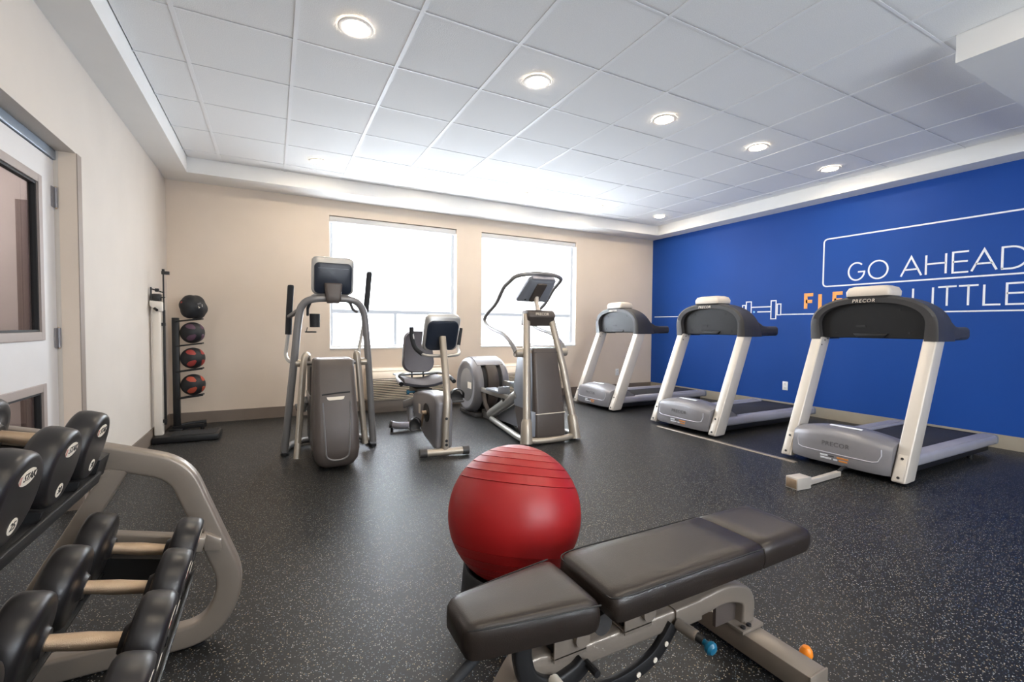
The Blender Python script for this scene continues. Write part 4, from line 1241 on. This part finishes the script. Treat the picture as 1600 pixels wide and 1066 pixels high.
for i, y in enumerate(Y5):
    k = ('30', '30', '25', '25', '', '')[i]
    place(k, -.574, y, .81, 'black dumbbell%s on the upper tier, %s' % (' marked ' + k if k else '', ords[i]), 'dumbbells on the upper tier')
for i, y in enumerate(Y5):
    place('', -.35, y + .005, .462, 'black dumbbell on the lower rack tier, %s' % ords[i], 'dumbbells on the lower tier')

# ================================================================== SCALE AND MEDICINE BALL RACK
def make_scale():
    t = Thing('beam_scale', 'white column physician scale with black platform in the room corner', 'scale', (-.75, 5.36, 0))
    P = t.part
    P('platform', prism([(-1.0, 5.235), (-.475, 5.20), (-.465, 5.47), (-1.0, 5.50)], 'z', .005, .062), 'black', bevel=.008)
    P('platform_mat', prism([(-.86, 5.25), (-.50, 5.225), (-.49, 5.45), (-.86, 5.475)], 'z', .062, .066), 'grip')
    for x, y in ((-.95, 5.27), (-.95, 5.46), (-.52, 5.24), (-.52, 5.43)):
        P('foot', disc_geo((x, y, 0), .02, .008), 'black')
    P('column', box(-.998, -.930, 5.335, 5.400, .062, 1.27), 'scalewhite', bevel=.008)
    hd = P('head_box', prism([(-1.012, 1.335), (-.915, 1.325), (-.915, 1.235), (-.945, 1.235), (-1.012, 1.285)], 'y', 5.30, 5.43), 'scalewhite', bevel=.008)
    P('beam_housing', box(-.995, -.935, 5.315, 5.415, 1.335, 1.40), 'black', bevel=.006)
    bm_ = P('weigh_beam', join(rod((-1.0, 5.32, 1.445), (-.915, 5.40, 1.415), .006, 8), rod((-1.0, 5.32, 1.335), (-1.0, 5.32, 1.46), .007, 8), rod((-1.0, 5.33, 1.37), (-.91, 5.40, 1.37), .006, 8)), 'black')
    P('poise_weight', box(-.975, -.945, 5.33, 5.365, 1.42, 1.45), 'black', bm_, bevel=.004)
    P('lock_knob', rod((-.972, 5.30, 1.262), (-.950, 5.275, 1.245), .012, 10), 'black', hd)
    rd = P('height_rod', join(box(-.922, -.902, 5.345, 5.365, .16, 1.25), box(-.918, -.906, 5.349, 5.361, 1.25, 1.62)), 'black', bevel=.002)
    P('head_paddle', join(box(-.925, -.865, 5.340, 5.370, 1.585, 1.615), box(-.922, -.902, 5.343, 5.367, 1.615, 1.635)), 'black', rd, bevel=.002)
    for z in (.18, 1.10):
        P('rod_clamp', box(-.932, -.900, 5.34, 5.37, z, z + .03), 'black', rd)
make_scale()

def make_medrack():
    t = Thing('ball_rack', 'black upright rack holding four medicine balls', 'rack', (-.8, 5.88, 0))
    P = t.part
    P('post', box(-.932, -.872, 5.84, 5.90, .03, 1.185), 'black', bevel=.004)
    P('base_plate', box(-.96, -.84, 5.76, 5.98, .0, .03), 'black', bevel=.004)
    for s in (-1, 1):
        P('base_leg', sweep([V(-.93, 5.87 + s * .05, .03), V(-.78, 5.87 + s * .09, .045), V(-.655, 5.87 + s * .10, .05)], rrect(.03, .04, .006)), 'black')
        P('leg_cap', disc_geo((-.67, 5.87 + s * .10, 0), .016, .032, 'z', 12), 'black')
    for z in (1.158, .897, .627, .344):
        for s in (-1, 1):
            P('cradle_arm', sweep([V(-.90, 5.87 + s * .035, z - .012), V(-.665, 5.87 + s * .062, z + .018)], rrect(.014, .014, .003)), 'black')
make_medrack()

def sphere(r, n=28, k=18):
    return lathe([(r * math.cos(-PI / 2 + PI * i / k), r * math.sin(-PI / 2 + PI * i / k)) for i in range(k + 1)], n)
def med_ball(z, m, label, r=.112):
    t = Thing('medicine_ball', label, 'ball', (-.757, 5.87, z - r), 'medicine balls on the corner rack')
    c = V(-.757, 5.87, z)
    P = t.part
    P('ball_body', mv(sphere(r), *c), 'medblack')
    rr = r * 1.012
    # four coloured petal panels facing the room
    cdir = V(.62, -.78, .12).normalized()
    side = cdir.cross(V(0, 0, 1)).normalized()
    up = side.cross(cdir).normalized()
    for q in (45, 135, 225, 315):
        a0 = math.radians(q)
        grid, n1, n2 = [], 7, 7
        for i in range(n1):
            th = math.radians(24 + 50 * i / (n1 - 1))
            hw = .36 * math.sin(PI * (.18 + .70 * i / (n1 - 1)))
            row = []
            for j in range(n2):
                a = a0 + hw * (-1 + 2 * j / (n2 - 1))
                d = cdir * math.cos(th) + (side * math.cos(a) + up * math.sin(a)) * math.sin(th)
                row.append(d)
            grid.append(row)
        v = [c + d * rr for row in grid for d in row] + [c + d * (r * .97) for row in grid for d in row]
        o_ = n1 * n2
        f = []
        for i in range(n1 - 1):
            for j in range(n2 - 1):
                p = i * n2 + j
                f.append([p, p + 1, p + n2 + 1, p + n2])
                f.append([o_ + p, o_ + p + n2, o_ + p + n2 + 1, o_ + p + 1])
        edge = [j for j in range(n2)] + [i * n2 + n2 - 1 for i in range(1, n1)] + [(n1 - 1) * n2 + j for j in range(n2 - 2, -1, -1)] + [i * n2 for i in range(n1 - 2, 0, -1)]
        for a, b in zip(edge, edge[1:] + edge[:1]):
            f.append([a, o_ + a, o_ + b, b])
        P('color_panel', (v, f), m, ang=60)
med_ball(1.027, 'medpurple', 'black medicine ball with dull plum panels on the corner rack')
med_ball(.757, 'medred', 'black medicine ball with red panels on the corner rack')
med_ball(.474, 'medorange', 'black medicine ball with orange red panels, lowest on the rack')

def grip_ball():
    c = V(-.745, 5.87, 1.297)
    t = Thing('medicine_ball', 'black medicine ball with hand grips, topmost on the rack', 'ball', (c.x, c.y, c.z - .118), 'medicine balls on the corner rack')
    g = sphere(.118, 48, 32)
    cd_ = V(.62, -.78, .12).normalized()
    side = cd_.cross(V(0, 0, 1)).normalized()
    up = side.cross(cd_).normalized()
    lobes = []
    for q in (20, 62, 118, 195, 238, 318):
        a = math.radians(q)
        lobes.append(side * math.cos(a) + up * math.sin(a))
    vs_ = []
    for p in g[0]:
        d = p.normalized()
        k = max(d.dot(l) for l in lobes)
        s = 1 + .16 * max(0, (k - .72) / .28) ** 1.5 - .05 * max(0, 1 - abs(k - .5) * 4)
        vs_.append(c + p * s)
    b = t.part('ball_body', (vs_, g[1]), 'medblack', ang=80)
    for oy in (-.012, .002):
        t.part('print_mark', xf(box(-.022, .022, -.004, .004, 0, .0025), frame(c + cd_ * .1165 + up * oy, side + up * -.5, up + side * .5)), 'labelcream', b)
    t.part('print_mark', xf(box(-.02, .02, -.008, .008, 0, .0025), frame(c + cd_ * .1165 + up * .024 + side * .01, side + up * -.3, up + side * .3)), 'greyink', b)
    for l in (lobes[0], lobes[3]):
        t.part('color_patch', mv(sphere(.019, 12, 8), *(c + l * .120 + cd_ * .012)), 'medred', b)
grip_ball()
